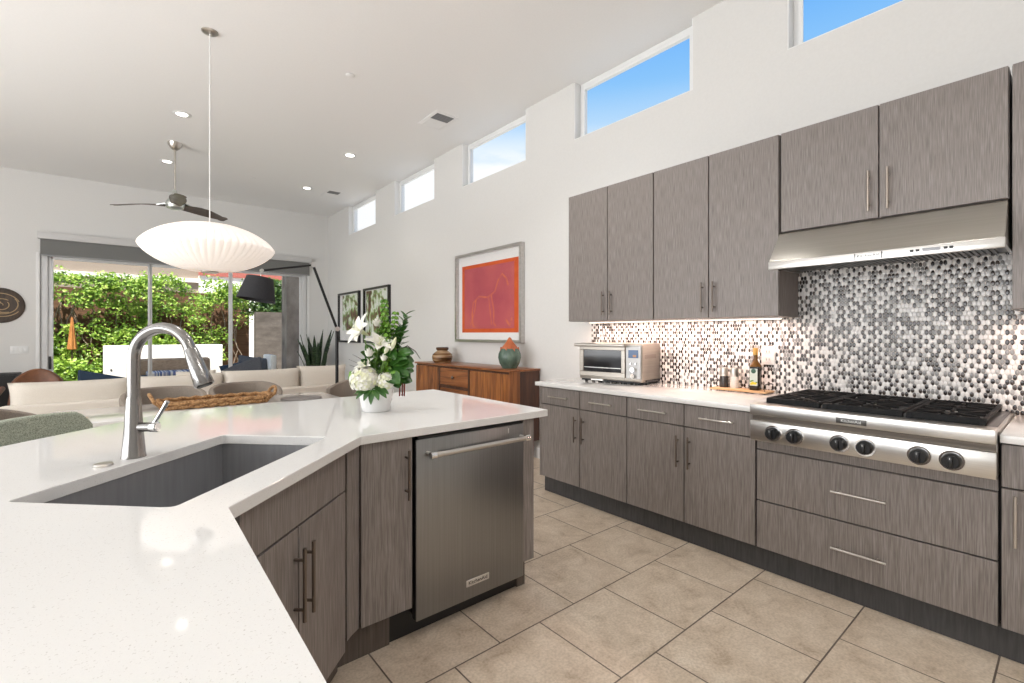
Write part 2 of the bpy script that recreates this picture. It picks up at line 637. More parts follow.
M_board = noise_mat('oak_board', [(0.3, (0.50, 0.28, 0.13)), (0.7, (0.66, 0.42, 0.22))], (60, 6, 60), 4, 0.45)
M_table = mat('table_white_stone', (0.78, 0.76, 0.73), 0.05)
M_concrete = noise_mat('concrete', [(0.3, (0.135, 0.11, 0.095)), (0.5, (0.24, 0.205, 0.18)), (0.7, (0.34, 0.30, 0.265))], (3.2, 3.2, 2.2), 7, 0.85)
M_block_shade = noise_mat('shaded_block', [(0.3, (0.085, 0.072, 0.062)), (0.7, (0.15, 0.128, 0.112))], (4, 4, 9), 5, 0.9)  # low wall concrete, darkened in colour to stand for shade
M_stucco = noise_mat('beige_stucco', [(0.3, (0.30, 0.245, 0.20)), (0.7, (0.33, 0.275, 0.225))], (30, 30, 30), 4, 0.9)
M_rooftile = noise_mat('red_fascia', [(0.3, (0.36, 0.10, 0.08)), (0.7, (0.45, 0.15, 0.12))], (20, 20, 20), 4, 0.8)
M_patio = noise_mat('patio_paving', [(0.3, (0.42, 0.37, 0.31)), (0.7, (0.52, 0.47, 0.40))], (5, 5, 5), 5, 0.8)
M_fence = noise_mat('brown_fence', [(0.3, (0.10, 0.05, 0.028)), (0.7, (0.19, 0.10, 0.055))], (2, 30, 30), 4, 0.85)
M_outwhite = mat('white_render', (0.85, 0.84, 0.82), 0.8)

# ------------------------------------------------------------------ setting
XW = 3.49          # right wall
YB = 10.33         # far wall
HC = 3.83          # ceiling
XL = -5.0
YF = -3.5
struct('floor', MB().box(XL - .2, XW + .2, YF - .2, YB + .1, -0.1, 0.0), M_floor, smooth=0)
CEIL = struct('ceiling', MB().box(XL - .2, XW + .18, YF - .2, YB + .5, HC, HC + 0.2), M_ceil, smooth=0)

# right wall with six clerestory openings that reach the ceiling
WB = 3.26
wins = [(9.165, 7.90), (7.17, 5.905), (5.20, 3.935), (3.217, 1.952), (1.27, 0.005), (-0.70, -1.965)]
w = MB().box(XW, XW + .18, YF, YB + .2, 0, WB)
edges = [YB + .2]
for a, b in wins:
    w.box(XW, XW + .18, a, edges[-1], WB, HC)
    edges.append(b)
w.box(XW, XW + .18, YF, edges[-1], WB, HC)
struct('wall_right', w, M_wall, smooth=0)
for i, (a, b) in enumerate(wins):
    f = MB()
    x0, x1 = XW + .085, XW + .15
    f.box(x0, x1, a - .045, a, WB, HC, .004)
    f.box(x0, x1, b, b + .045, WB, HC, .004)
    f.box(x0, x1, b + .045, a - .045, HC - .05, HC, .004)
    f.box(x0, x1, b + .045, a - .045, WB, WB + .03, .004)
    f.box(XW + .001, x0, a - .010, a, WB, HC, .002).box(XW + .001, x0, b, b + .010, WB, HC, .002).box(XW + .001, x0, b + .010, a - .010, WB, WB + .008, .002)
    r = struct('window_%d' % (i + 1), f, M_white)
    g = MB().box(XW + .112, XW + .120, b + .04, a - .04, WB + .025, HC - .045)
    g.build('pane', M_glass, r, smooth=0)
    s = MB()
    s.box(x0 - .012, x0, a - .072, a - .045, WB + .03, HC - .05, .003)
    s.box(x0 - .012, x0, b + .045, b + .072, WB + .03, HC - .05, .003)
    s.box(x0 - .012, x0, b + .072, a - .072, HC - .075, HC - .05, .003)
    s.build('glazing_bead', M_white, r)

# far wall with the opening of the sliding doors
DX0, DX1, DZ = -0.905, 3.06, 2.60
w = MB().box(XL, DX0, YB, YB + .2, 0, HC).box(DX1, XW, YB, YB + .2, 0, HC).box(DX0, DX1, YB, YB + .2, DZ, HC)
struct('wall_back', w, M_wall, smooth=0)
# left wall with a wide window opening, plain wall behind the camera
w = MB().box(XL - .2, XL, YF, YB, 0, .25).box(XL - .2, XL, YF, YB, 3.1, HC).box(XL - .2, XL, YF, -.4, .25, 3.1).box(XL - .2, XL, 6.8, YB, .25, 3.1)
struct('wall_left', w, M_wall, smooth=0)
w = MB().box(XL, XW, YF - .2, YF, 0, HC)
struct('wall_front', w, M_wall, smooth=0)

# baseboards
struct('baseboard_right', MB().box(XW - .014, XW, 2.99, YB, 0, .11, .003), M_white)
struct('baseboard_back', MB().box(XL, DX0 - .05, YB - .014, YB, 0, .11, .003).box(DX1 + .02, XW - .014, YB - .014, YB, 0, .11, .003), M_white)

# sliding glass doors
f = MB()
f.box(DX0, DX0 + .085, YB + .02, YB + .16, 0, DZ, .004).box(DX1 - .085, DX1, YB + .02, YB + .16, 0, DZ, .004)
f.box(DX0 + .085, DX1 - .085, YB + .02, YB + .16, DZ - .05, DZ, .004).box(DX0 + .085, DX1 - .085, YB + .02, YB + .16, 0, .05, .004)
door = struct('door_1', f, M_alum)
mull = [DX0 + .085, .456, 1.681, DX1 - .085]
for k in range(3):
    p = MB()
    a, b = mull[k], mull[k + 1]
    y = YB + .05 + .025 * (k % 2)
    p.box(a, a + (.03 if k else .06), y, y + .04, .05, DZ - .05, .004).box(b - (.03 if k < 2 else .05), b, y, y + .04, .05, DZ - .05, .004)
    p.box(a + .03, b - .03, y, y + .04, DZ - .09, DZ - .05, .004).box(a + .03, b - .03, y, y + .04, .05, .12, .004)
    q = p.build('door_panel', M_alum, door)
    MB().box(a + .03, b - .03, y + .016, y + .022, .11, DZ - .085).build('pane', M_glass, q, smooth=0)
MB().box(DX0 + .095, DX0 + .125, YB + .015, YB + .05, .78, .98, .006).build('handle', M_blackm, door)
struct('trim_1', MB().box(DX0 - .045, DX0, YB - .012, YB + .02, 0, DZ, .003).box(DX1, DX1 + .045, YB - .012, YB + .02, 0, DZ, .003), M_white)

# mosaic backsplash
struct('wall_backsplash', MB().box(XW - .010, XW - .0005, -.76, 2.981, .93, 1.75), M_mosaic, smooth=0)


# ------------------------------------------------------------------ cabinet pieces
def pull(parent, p0, p1, out, r=.006, m=None, name='handle'):
    """bar pull from p0 to p1 standing off along vector out from the door"""
    p0, p1, out = Vector(p0), Vector(p1), Vector(out)
    d = (p1 - p0)
    b = MB().cyl(p0, p1, r, 12)
    for k in (.16, .84):
        q = p0 + d * k
        b.cyl(q, q - out, r * .8, 10)
    return b.build(name, m or M_nickel, parent)


G = .0035     # half gap between fronts
XD = 2.775    # door faces of the base run
LAMD = {}


def front_x(parent, y0, y1, z0, z1, x=XD, name='door'):
    return MB().box(x, x + .02, y0 + G, y1 - G, z0 + G, z1 - G, .0012, 1).build(name, M_lam, parent)


CT0, CT1 = .897, .930     # worktop underside and top
ZB = .135


def base_unit(y0, ym, y1, label, hand):
    t = thing('base_cabinet', label, 'cabinet', (3.13, (y0 + y1) / 2, 0), 'base cabinets along the right wall')
    MB().box(XD + .022, 3.478, y0 + .001, y1 - .001, ZB, CT0 - .001).build('carcass', M_car, t, smooth=0)
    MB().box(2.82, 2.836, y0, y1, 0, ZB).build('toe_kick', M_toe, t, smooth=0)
    for a, b in ((ym, y1), (y0, ym)):
        d = front_x(t, a, b, .748, .892, name='drawer')
        c = (a + b) / 2
        pull(d, (XD - .03, c - .105, .819), (XD - .03, c + .105, .819), (-.03, 0, 0), .0055)
        d = front_x(t, a, b, ZB, .748)
        yh = (ym + .04 if a == ym else ym - .04)
        pull(d, (XD - .03, yh, .488), (XD - .03, yh, .688), (-.03, 0, 0), .0055, M_bronze)
    return t


uA = base_unit(2.055, 2.498, 2.936, 'two-door base cabinet with two drawers under the toaster oven', 1)
MB().box(XD + .001, 3.478, 2.936, 2.954, ZB - .0, CT0 - .001).build('side_panel', M_lam, uA, smooth=0)
uB = base_unit(1.174, 1.614, 2.055, 'two-door base cabinet with two drawers immediately left of the gas rangetop', 1)
# cabinet under the rangetop: filler rail and two wide drawers
t = thing('base_cabinet', 'wide base cabinet with two deep drawers below the gas rangetop', 'cabinet', (3.13, .69, 0), 'base cabinets along the right wall')
MB().box(XD + .022, 3.478, .212, 1.172, ZB, .748).build('carcass', M_car, t, smooth=0)
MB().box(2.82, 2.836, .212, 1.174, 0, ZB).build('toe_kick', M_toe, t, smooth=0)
MB().box(XD + .008, XD + .024, .214, 1.168, .692, .752).build('filler_rail', M_lam, t, smooth=0)
for z0, z1, zh in ((.404, .690, .550), (ZB, .404, .268)):
    d = front_x(t, .211, 1.170, z0, z1, name='drawer')
    pull(d, (XD - .03, .577, zh), (XD - .03, .80, zh), (-.03, 0, 0), .0055)
# cabinet right of the rangetop
t = thing('base_cabinet', 'base cabinet right of the rangetop cut off by the picture edge', 'cabinet', (3.13, -.27, 0), 'base cabinets along the right wall')
MB().box(XD + .022, 3.478, -.75, .208, ZB, CT0 - .001).build('carcass', M_car, t, smooth=0)
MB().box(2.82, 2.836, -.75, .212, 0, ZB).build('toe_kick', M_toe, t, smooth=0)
for a, b in ((-.27, .207), (-.75, -.27)):
    d = front_x(t, a, b, .712, .892, name='drawer')
    c = (a + b) / 2
    pull(d, (XD - .03, c - .105, .80), (XD - .03, c + .105, .80), (-.03, 0, 0), .0055)
    d = front_x(t, a, b, ZB, .712)
    yh = .164 if b > 0 else -.31
    pull(d, (XD - .03, yh, .485), (XD - .03, yh, .690), (-.03, 0, 0), .0055)

# worktops on the wall run
tag(MB().box(2.748, 3.4785, 1.178, 2.985, CT0, CT1, .003).build('worktop', M_quartz), 'long white quartz worktop carrying the toaster oven and oil tray', 'worktop')
tag(MB().box(2.748, 3.4785, -.75, .207, CT0, CT1, .003).build('worktop', M_quartz), 'short white quartz worktop right of the gas rangetop', 'worktop')

# ------------------------------------------------------------------ wall cabinets
XU = 3.16


def wall_unit(y0, ym, y1, z0, z1, label, hz0, hz1, hm=None):
    t = thing('wall_cabinet', label, 'cabinet', (3.33, (y0 + y1) / 2, z0), 'wall cabinets above the worktop')
    MB().box(XU + .022, 3.478, y0 + .001, y1 - .001, z0 + .002, z1 - .002).build('carcass', M_lam, t, smooth=0)
    for a, b in ((ym, y1), (y0, ym)):
        d = front_x(t, a, b, z0, z1, XU)
        yh = ym + .042 if a == ym else ym - .042
        pull(d, (XU - .03, yh, hz0), (XU - .03, yh, hz1), (-.03, 0, 0), .006, hm or M_bronze2)
    return t


wall_unit(2.094, 2.535, 2.982, 1.446, 2.58, 'tall two-door wall cabinet farthest from the hood, beside the red print', 1.494, 1.692, M_bronze)
wall_unit(1.196, 1.652, 2.092, 1.446, 2.58, 'tall two-door wall cabinet immediately left of the range hood', 1.489, 1.696, M_bronze)
wall_unit(.207, .694, 1.187, 1.964, 2.58, 'short two-door wall cabinet directly above the range hood', 2.004, 2.224)
wall_unit(-.75, -.27, .200, 1.450, 2.58, 'tall wall cabinet right of the hood cut off by the picture edge', 1.485, 1.700)
# (its near door opens from the left)
# warm strip lights under the wall cabinets
M_strip = emit_mat('led_strip', (1.0, 0.78, 0.62), 6.0)
for (a, b, lb) in ((1.25, 2.90, 'slim light strip under the two tall wall cabinets'), (-.70, .15, 'slim light strip under the wall cabinet right of the hood')):
    t = thing('light_strip', lb, 'light', (3.36, (a + b) / 2, 1.436))
    MB().box(3.345, 3.375, a, b, 1.438, 1.4475, .001).build('housing', M_white, t)
    MB().box(3.349, 3.371, a + .01, b - .01, 1.4355, 1.438).build('diffuser', M_strip, t, smooth=0)
    light('undercabinet_lamp', 'AREA', (3.36, (a + b) / 2, 1.433), (0, 0, 0), 7.0 * (b - a), (1.0, 0.72, 0.60), shape='RECTANGLE', size=.03, size_y=b - a)

# ------------------------------------------------------------------ range hood
t = thing('range_hood', 'stainless under-cabinet range hood above the gas rangetop', 'range hood', (3.24, .70, 1.715))
y0, y1 = .208, 1.196
prof = [(3.479, 1.962), (3.165, 1.962), (3.152, 1.952), (3.004, 1.768), (3.479, 1.768)]
MXZ = Matrix(((1, 0, 0, 0), (0, 0, 1, 0), (0, 1, 0, 0), (0, 0, 0, 1)))     # (x,z,y) prism -> world
MB().prism([(p[0], p[1]) for p in prof], y0 + .002, y1 - .002, .004, 2, M=MXZ).build('canopy', M_hood, t)
MB().box(3.0, 3.014, y0, y1, 1.720, 1.767, .003).box(3.014, 3.479, y0, y0 + .012, 1.735, 1.767).box(3.014, 3.479, y1 - .012, y1, 1.735, 1.767).build('control_lip', M_steel, t)
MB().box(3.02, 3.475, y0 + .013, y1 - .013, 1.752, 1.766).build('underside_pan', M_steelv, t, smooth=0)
for a, b in ((y0 + .05, .50), (.505, .90), (.905, y1 - .05)):
    q = MB()
    n = int((b - a) / .022)
    for k in range(n):
        yy = a + (b - a) * (k + .5) / n
        q.box(3.09, 3.44, yy - .006, yy + .006, 1.744, 1.752)
    q.build('baffle_filter', M_steelv, t, smooth=0)
bd = MB().box(2.997, 3.0, .648, .760, 1.727, 1.761, .001).build('badge', M_silver, t)
for yy in (.6465, .7615):
    MB().box(2.9965, 3.0, yy - .0018, yy + .0018, 1.727, 1.761).build('badge_edge', M_blackm, bd, smooth=0)
text_mesh('lettering', 'KitchenAid', .0215, M_black, bd, face_negx(2.9965, .704, 1.744))
for y in (.528, .506, .404, .384):
    MB().box(2.996, 3.0, y - .007, y + .007, 1.739, 1.751, .001).build('button', M_black, t)
MB().box(2.997, 3.0, .422, .488, 1.737, 1.753, .001).build('display', mat('lcd_grey', (.36, .37, .40), .2), t)

# ------------------------------------------------------------------ gas rangetop
t = thing('gas_rangetop', 'stainless six-burner gas rangetop set into the worktop', 'rangetop', (3.07, .694, .75))
y0, y1 = .2125, 1.1735
MB().box(2.735, 3.476, y0, y1, .755, .940, .002).build('body', M_steel, t)
# bull-nosed top rail, reveal darkened in colour as shade, control panel below
MB().box(2.700, 2.80, y0, y1, .893, .952, .004, 3).build('top_rail', M_steel, t)
MB().box(2.730, 2.745, y0 + .002, y1 - .002, .852, .895).build('shadow_channel', brushed('channel_shade_steel', (.10, .085, .072), (.14, .12, .10), (3, 3, 100), .40), t, smooth=0)
MB().box(2.706, 2.74, y0, y1, .752, .860, .002).build('control_panel', M_steel, t)
MB().box(2.79, 3.476, y0 + .01, y1 - .01, .940, .9445, .001).build('burner_tray', mat('tray_steel', (.16, .16, .165), .35, .9), t)
bd = MB().box(2.696, 2.701, .640, .762, .905, .931, .001).build('badge', mat('badge_dark', (.10, .095, .09), .35, .6), t)
text_mesh('lettering', 'KitchenAid', .018, M_silver, bd, face_negx(2.6955, .701, .918))
for y in (1.05, .946, .748, .644, .450, .344):
    c = (2.706, y, .806)
    rg = MB().cyl((2.706, y, .806), (2.692, y, .806), .041, 32).build('knob_bezel', M_chrome, t)
    k = MB().tube([(2.693, y, .806), (2.690, y, .806), (2.664, y, .806), (2.659, y, .806)], [.034, .033, .0305, .027], 32)
    k.box(2.644, 2.662, y - .008, y + .008, .784, .828, .003)
    kk = k.build('knob', M_black, t)
    MB().box(2.6425, 2.6445, y - .001, y + .001, .818, .826).build('pointer', M_silver, kk, smooth=0)
ys = [y0 + .04, .518, .530, .858, .870, y1 - .04]
for g in range(3):
    a, b = ys[2 * g], ys[2 * g + 1]
    q = MB()
    x0, x1 = 2.83, 3.44
    zt, zb = .979, .963
    bw = .007
    for xx in (x0, x1):
        q.box(xx - .009, xx + .009, a, b, .946, zt, .003, 1)
    for yy in (a + .006, b - .006):
        q.box(x0, x1, yy - .008, yy + .008, zb, zt, .003, 1)
    q.box((x0 + x1) / 2 - .008, (x0 + x1) / 2 + .008, a, b, zb, zt, .003, 1)
    for xc in (x0 + .155, x1 - .155):
        for k in range(8):
            an = PI / 4 * k
            dx, dy = math.cos(an), math.sin(an)
            L = .12 if k % 2 == 0 else .15
            q.box(.035, L, -.006, .006, zb + .004, zt, .002, 1, M=Matrix.Translation((xc, (a + b) / 2, 0)) @ Matrix.Rotation(an, 4, 'Z'))
    for xx in (x0, x1):
        for yy in (a + .012, b - .012):
            q.box(xx - .012, xx + .012, yy - .012, yy + .012, .944, zt - .004, .002, 1)
    q.build('grate', M_iron, t)
    for xc in (x0 + .155, x1 - .155):
        bq = MB().lathe([(.058, .9445), (.058, .950), (.045, .953), (.045, .960), (.04, .962)], (xc, (a + b) / 2, 0), 28).build('burner', mat('burner_brass', (.42, .30, .2), .4, .8) if g == 9 else M_silver, t)
        MB().lathe([(.034, .962), (.036, .966), (.030, .972), (0, .973)], (xc, (a + b) / 2, 0), 24).build('burner_cap', M_iron, bq)

# ------------------------------------------------------------------ toaster oven
t = thing('toaster_oven', 'stainless toaster oven with glass door standing at the far end of worktop', 'toaster oven', (3.09, 2.82, .93))
ang = math.radians(6.5)
TW, TD, TH = .60, .32, .330
ux = Vector((math.sin(ang), -math.cos(ang), 0))      # along the front, towards camera
uy = Vector((math.cos(ang), math.sin(ang), 0))       # into the depth
O = Vector((3.085, 2.79, .93))
MT = Matrix(((ux.x, uy.x, 0, O.x), (ux.y, uy.y, 0, O.y), (0, 0, 1, O.z), (0, 0, 0, 1)))
M_osteel = brushed('oven_steel', (.38, .345, .305), (.44, .405, .36), (3, 3, 160), .34)
MB().box(0, TW, .012, TD, .022, TH, .012, 3, M=MT).build('body', M_osteel, t)
DW_ = TW * .755
f = MB()
f.box(.008, DW_, 0, .014, .05, .09, .003, 1, M=MT).box(.008, DW_, 0, .014, .272, TH - .012, .003, 1, M=MT)
f.box(.008, .05, 0, .014, .09, .272, .003, 1, M=MT).box(DW_ - .035, DW_, 0, .014, .09, .272, .003, 1, M=MT)
d = f.build('door', M_osteel, t)
MB().box(.048, DW_ - .033, .004, .010, .088, .274, M=MT).build('door_glass', mat('oven_glass', (.018, .018, .02), .06), d, smooth=0)
MB().box(.055, DW_ - .04, .0015, .0045, .122, .127, M=MT).build('rack', M_silver, d, smooth=0)
h = MB().cyl(MT @ Vector((-.015, -.034, TH - .016)), MT @ Vector((DW_ + .02, -.034, TH - .016)), .015, 16)
for xx in (.03, DW_ - .02):
    h.cyl(MT @ Vector((xx, -.032, TH - .018)), MT @ Vector((xx, .002, TH - .022)), .009, 12)
h.build('handle', M_nickel, d)
cp = MB().box(DW_ + .006, TW - .008, .002, .014, .05, TH - .02, .003, 1, M=MT).build('control_panel', mat('panel_grey', (.36, .35, .34), .35, .8), t)
xc = (DW_ + TW) / 2
MB().box(DW_ + .030, TW - .030, -.001, .003, .215, .278, .001, 1, M=MT).build('display', emit_mat('oven_lcd', (.04, .16, .42), .22, (.03, .06, .12), .15), cp)
MB().box(xc - .002, xc + .026, -.0015, .0, .222, .240, M=MT).build('display_symbol', emit_mat('oven_lcd_orange', (.75, .35, .12), .3, (.2, .1, .05), .2), cp, smooth=0)
for zz in (.072, .122):
    q = MB().cyl(MT @ Vector((xc, .003, zz)), MT @ Vector((xc, -.020, zz)), .0195, 24)
    q.box(xc - .003, xc + .003, -.023, -.018, zz - .014, zz + .014, .001, 1, M=MT)
    q.build('knob', M_chrome, cp)
for dx in (-.022, .022):
    MB().cyl(MT @ Vector((xc + dx, .003, .17)), MT @ Vector((xc + dx, -.007, .17)), .008, 16).build('button', M_chrome, cp)
q = MB()
for k in range(4):
    q.box(TW - .0015, TW + .001, .05, .24, .212 + .008 * k, .2155 + .008 * k, M=MT)
q.build('side_vent', mat('vent_dark', (.20, .17, .155), .6), t, smooth=0)
MB().box(.02, TW - .02, .02, TD - .02, .010, .024, M=MT).build('base_plate', M_blackm, t, smooth=0)
MB().box(.13, .25, -.006, .03, .016, .03, .002, 1, M=MT).build('crumb_tray', M_nickel, t)
for xx in (.05, TW - .05):
    for yy in (.05, TD - .05):
        MB().cyl(MT @ Vector((xx, yy, 0)), MT @ Vector((xx, yy, .014)), .015, 14).build('foot', M_blackm, t)
MB().box(TW - .001, TW + .012, .06, TD - .03, .018, .038, .003, 1, M=MT).build('side_grip', M_blackm, t)

# ------------------------------------------------------------------ tray, bottle, mills, outlet
t = thing('serving_tray', 'light oak serving tray with clear end rails beside the rangetop', 'tray', (3.385, 1.53, .93))
MB().box(3.31, 3.455, 1.335, 1.725, .938, .950, .003).build('board', M_board, t)
for y in (1.345, 1.715):
    q = MB()
    for x in (3.317, 3.448):
        q.cyl((x, y, .930), (x, y, .995), .0045, 10)
    q.tube([(3.317, y, .993), (3.35, y, .998), (3.415, y, .998), (3.448, y, .993)], .0045, 10)
    q.build('end_rail', M_clear, t)

t = thing('oil_bottle', 'square dark green oil bottle with lemon label on the oak tray', 'bottle', (3.385, 1.432, .95))
M_bglass = mat('dark_green_glass', (.016, .013, .004), .05)
M_oilneck = mat('amber_glass', (.11, .05, .008), .08)
cx, cy = 3.385, 1.432
MB().box(cx - .031, cx + .031, cy - .031, cy + .031, .950, 1.120, .008, 3).build('glass_body', M_bglass, t)
MB().lathe([(.040, 0), (.036, .012), (.022, .030), (.0145, .045), (.0135, .075), (.0155, .08), (.0155, .086)], (cx, cy, 1.112), 24).build('neck', M_oilneck, t)
MB().lathe([(.0165, 0), (.0165, .045), (.015, .048), (0, .048)], (cx, cy, 1.192), 24).build('cap', mat('gold_cap', (.50, .30, .08), .4, .6), t)
lb_ = MB().box(cx - .0325, cx - .0305, cy - .026, cy + .026, .982, 1.098, .0005, 1).build('label', mat('label_paper', (.62, .68, .62), .6), t)
MB().lathe([(0, .0), (.016, .0), (.016, .001), (0, .001)], (0, 0, 0), 20, M=Matrix.Translation((cx - .033, cy, 1.082)) @ Matrix.Rotation(PI / 2, 4, 'Y')).build('label_emblem', mat('label_green', (.05, .12, .08), .6), lb_)
q = MB()
for (dy, dz, r) in ((-.012, .998, .010), (.004, 1.0, .012), (.014, .994, .009)):
    q.ball((cx - .0335, cy + dy, dz), r, .1, 1, .85, 14)
q.build('label_lemons', mat('lemon_yellow', (.80, .60, .03), .6), lb_)
q = MB()
for (dy, dz) in ((.018, 1.012), (-.02, 1.006), (.006, 1.016)):
    q.ball((cx - .0334, cy + dy, dz), .008, .08, 1.1, .5, 10)
q.build('label_leaves', mat('leaf_green_print', (.10, .28, .05), .6), lb_)

M_pepper = noise_mat('peppercorns', [(.35, (.012, .011, .011)), (.65, (.07, .06, .055))], (260, 260, 260), 2, .25)
M_salt = noise_mat('salt_crystals', [(.3, (.62, .58, .54)), (.7, (.85, .82, .78))], (200, 200, 200), 3, .25)
for y, m_, lb, nm in ((1.660, M_pepper, 'grinder of dark peppercorns with steel top on the oak tray', 'pepper_mill'), (1.585, M_salt, 'grinder of white salt with steel top on the oak tray', 'salt_mill')):
    t = thing(nm, lb, 'mill', (3.40, y, .95), 'mills on the oak tray')
    MB().lathe([(.029, 0), (.030, .004), (.029, .075), (.028, .082)], (3.40, y, .95), 24).build('jar', m_, t)
    MB().lathe([(.0285, .082), (.0295, .086), (.0275, .120), (.0295, .138), (.026, .144), (0, .144)], (3.40, y, .95), 24).build('grinder_top', M_nickel, t)

t = thing('wall_outlet', 'white double outlet plate on the mosaic behind the oil bottle', 'outlet', (3.478, 1.386, 1.123))
MB().box(3.4735, 3.4798, 1.342, 1.430, 1.123, 1.252, .002).build('cover_plate', mat('outlet_white', (.72, .70, .68), .35), t)
for z in (1.160, 1.215):
    q = MB().box(3.4718, 3.4738, 1.366, 1.406, z - .018, z + .018, .001, 1).build('socket', mat('socket_white', (.64, .62, .60), .4), t)
    MB().box(3.4712, 3.4719, 1.376, 1.379, z - .008, z + .008).box(3.4712, 3.4719, 1.393, 1.396, z - .008, z + .008).build('slots', M_blackm, q, smooth=0)

# ------------------------------------------------------------------ island worktop with the sink opening
def poly_with_hole(outer, inner, z0, z1):
    b = MB()
    bm = b.bm
    es = []
    for loop in (outer, inner):
        vs = [bm.verts.new((p[0], p[1], z0)) for p in loop]
        for i in range(len(vs)):
            es.append(bm.edges.new((vs[i], vs[(i + 1) % len(vs)])))
    bmesh.ops.triangle_fill(bm, use_beauty=True, use_dissolve=False, edges=es)
    r = bmesh.ops.extrude_face_region(bm, geom=list(bm.faces))
    for e in r['geom']:
        if isinstance(e, bmesh.types.BMVert):
            e.co.z = z1
    bmesh.ops.recalc_face_normals(bm, faces=bm.faces)
    return b


SU0, SU1, SV0, SV1 = 1.043, 1.805, -1.335, -.898
def rrect(u0, u1, v0, v1, r, n=4):
    out = []
    for cu, cv, a0 in ((u1 - r, v1 - r, 0), (u0 + r, v1 - r, 90), (u0 + r, v0 + r, 180), (u1 - r, v0 + r, 270)):
        for k in range(n + 1):
            a = math.radians(a0 + 90 * k / n)
            out.append((cu + r * math.cos(a), cv + r * math.sin(a)))
    return out


hole = [tuple(diag(u, v)[:2]) for u, v in rrect(SU0, SU1, SV0, SV1, .016)]
outer = [(.186, .35), (.204, 1.288), (.750, 1.838), (1.788, 1.838), (1.792, 3.045), (.215, 3.045), (-1.0, 1.83), (-1.0, .35)]
o = poly_with_hole(outer, hole, .894, CT1).build('worktop', M_quartz, smooth=0, bevel=.003)
tag(o, 'large angled white quartz island worktop around the sink', 'worktop')

# undermount sink
t = thing('kitchen_sink', 'dark stainless undermount sink in the angled island worktop', 'sink', diag(1.424, -1.116, .655))
q = MB()
e = .006
a0, a1, b0, b1 = SU0 - e, SU1 + e, SV0 - e, SV1 + e
zb, zt = .665, .8938
q.box(a0 - .003, a0, b0 - .003, b1 + .003, zb, zt, M=MD).box(a1, a1 + .003, b0 - .003, b1 + .003, zb, zt, M=MD)
q.box(a0, a1, b0 - .003, b0, zb, zt, M=MD).box(a0, a1, b1, b1 + .003, zb, zt, M=MD)
q.box(a0, a1, b0, b1, zb - .003, zb, M=MD)
q.build('basin', M_sink, t, smooth=0)
q = MB()
for A in ((a0 - .02, a0 - .003, b0 - .02, b1 + .02), (a1 + .003, a1 + .02, b0 - .02, b1 + .02), (a0 - .003, a1 + .003, b0 - .02, b0 - .003), (a0 - .003, a1 + .003, b1 + .003, b1 + .02)):
    q.box(*A, zt - .004, zt, M=MD)
q.build('mounting_flange', M_steel, t, smooth=0)
c = diag(1.424, -1.15, zb)
dr = MB().lathe([(.0, .0005), (.045, .0005), (.055, .003), (.057, .0), (.0, 0)], c, 28).build('drain', M_nickel, t)
MB().lathe([(0, .0035), (.032, .0035), (.034, .001), (0, .001)], c, 24).build('strainer', M_chrome, dr)

# faucet
fx, fy = .045, 2.012
t = thing('kitchen_faucet', 'tall brushed nickel gooseneck faucet with side lever behind the sink', 'faucet', (fx, fy, CT1))
M_fauc = mat('faucet_nickel', (.28, .272, .265), .24, 1.0)
MB().lathe([(.0345, 0), (.0345, .004), (.033, .010), (.0265, .09), (.0205, .19), (.0188, .200)], (fx, fy, CT1), 32).build('base_cone', M_fauc, t)
dv = Vector((1 / S2, -1 / S2, 0))
P = []
zc = 1.255
R_ = .103
for k in range(6):
    P.append(Vector((fx, fy, CT1 + .2 + (zc - CT1 - .2) * k / 5)))
end = 160
for k in range(1, 25):
    a = math.radians(180 - end * k / 24)
    P.append(Vector((fx, fy, zc)) + dv * (R_ + R_ * math.cos(a)) + Vector((0, 0, R_ * math.sin(a))))
MB().tube(P, .0182, 20).build('neck', M_fauc, t)
tg = (P[-1] - P[-2]).normalized()
q = P[-1]
hd = MB().tube([q, q + tg * .002, q + tg * .004, q + tg * .095, q + tg * .126, q + tg * .130], [.0185, .0185, .0198, .0268, .0300, .028], 24).build('spray_head', M_fauc, t)
MB().tube([q + tg * .1295, q + tg * .1325], [.024, .023], 24).build('spray_face', M_blackm, hd)
aR = Vector((.767, -.641, 0))
c = Vector((fx, fy, 1.030))
lv = MB().tube([c + aR * .015, c + aR * .058], .0155, 20).build('valve_body', M_fauc, t)
MB().tube([c + aR * .058, c + aR * .060, c + aR * .078, c + aR * .081], [.0165, .0175, .0175, .014], 20).build('lever_hub', M_chrome, lv)
MB().tube([c + aR * .068 + Vector((0, 0, .012)), c + aR * .085 + Vector((0, 0, .040)), c + aR * .112 + Vector((0, 0, .085))], [.0065, .006, .0072], 14).build('lever', M_chrome, lv)
q = MB().lathe([(0, 0), (.0245, 0), (.0255, .003), (.023, .0075), (.012, .009), (0, .009)], (-.030, 1.938, CT1), 28).build('sink_hole_cover', M_nickel)
tag(q, 'round nickel hole cover on the worktop beside the faucet base', 'hole cover')

# ------------------------------------------------------------------ island cabinets
YI = 1.855
IB = .150
t = thing('island_cabinet', 'narrow one-door island cabinet between the sink cabinet and dishwasher', 'cabinet', (.86, 2.15, 0), 'island cabinets')
MB().box(.758, .988, YI + .022, 2.45, IB, .893).build('carcass', M_car, t, smooth=0)
d = MB().box(.758, .986, YI, YI + .02, IB, .890, .0012, 1).build('door', M_lam, t)
pull(d, (.955, YI - .034, .632), (.955, YI - .034, .843), (0, -.034, 0), .0062, M_bronze)
MB().box(.675, .904, 1.906, 1.922, 0, IB).build('toe_kick', M_toe2, t, smooth=0)
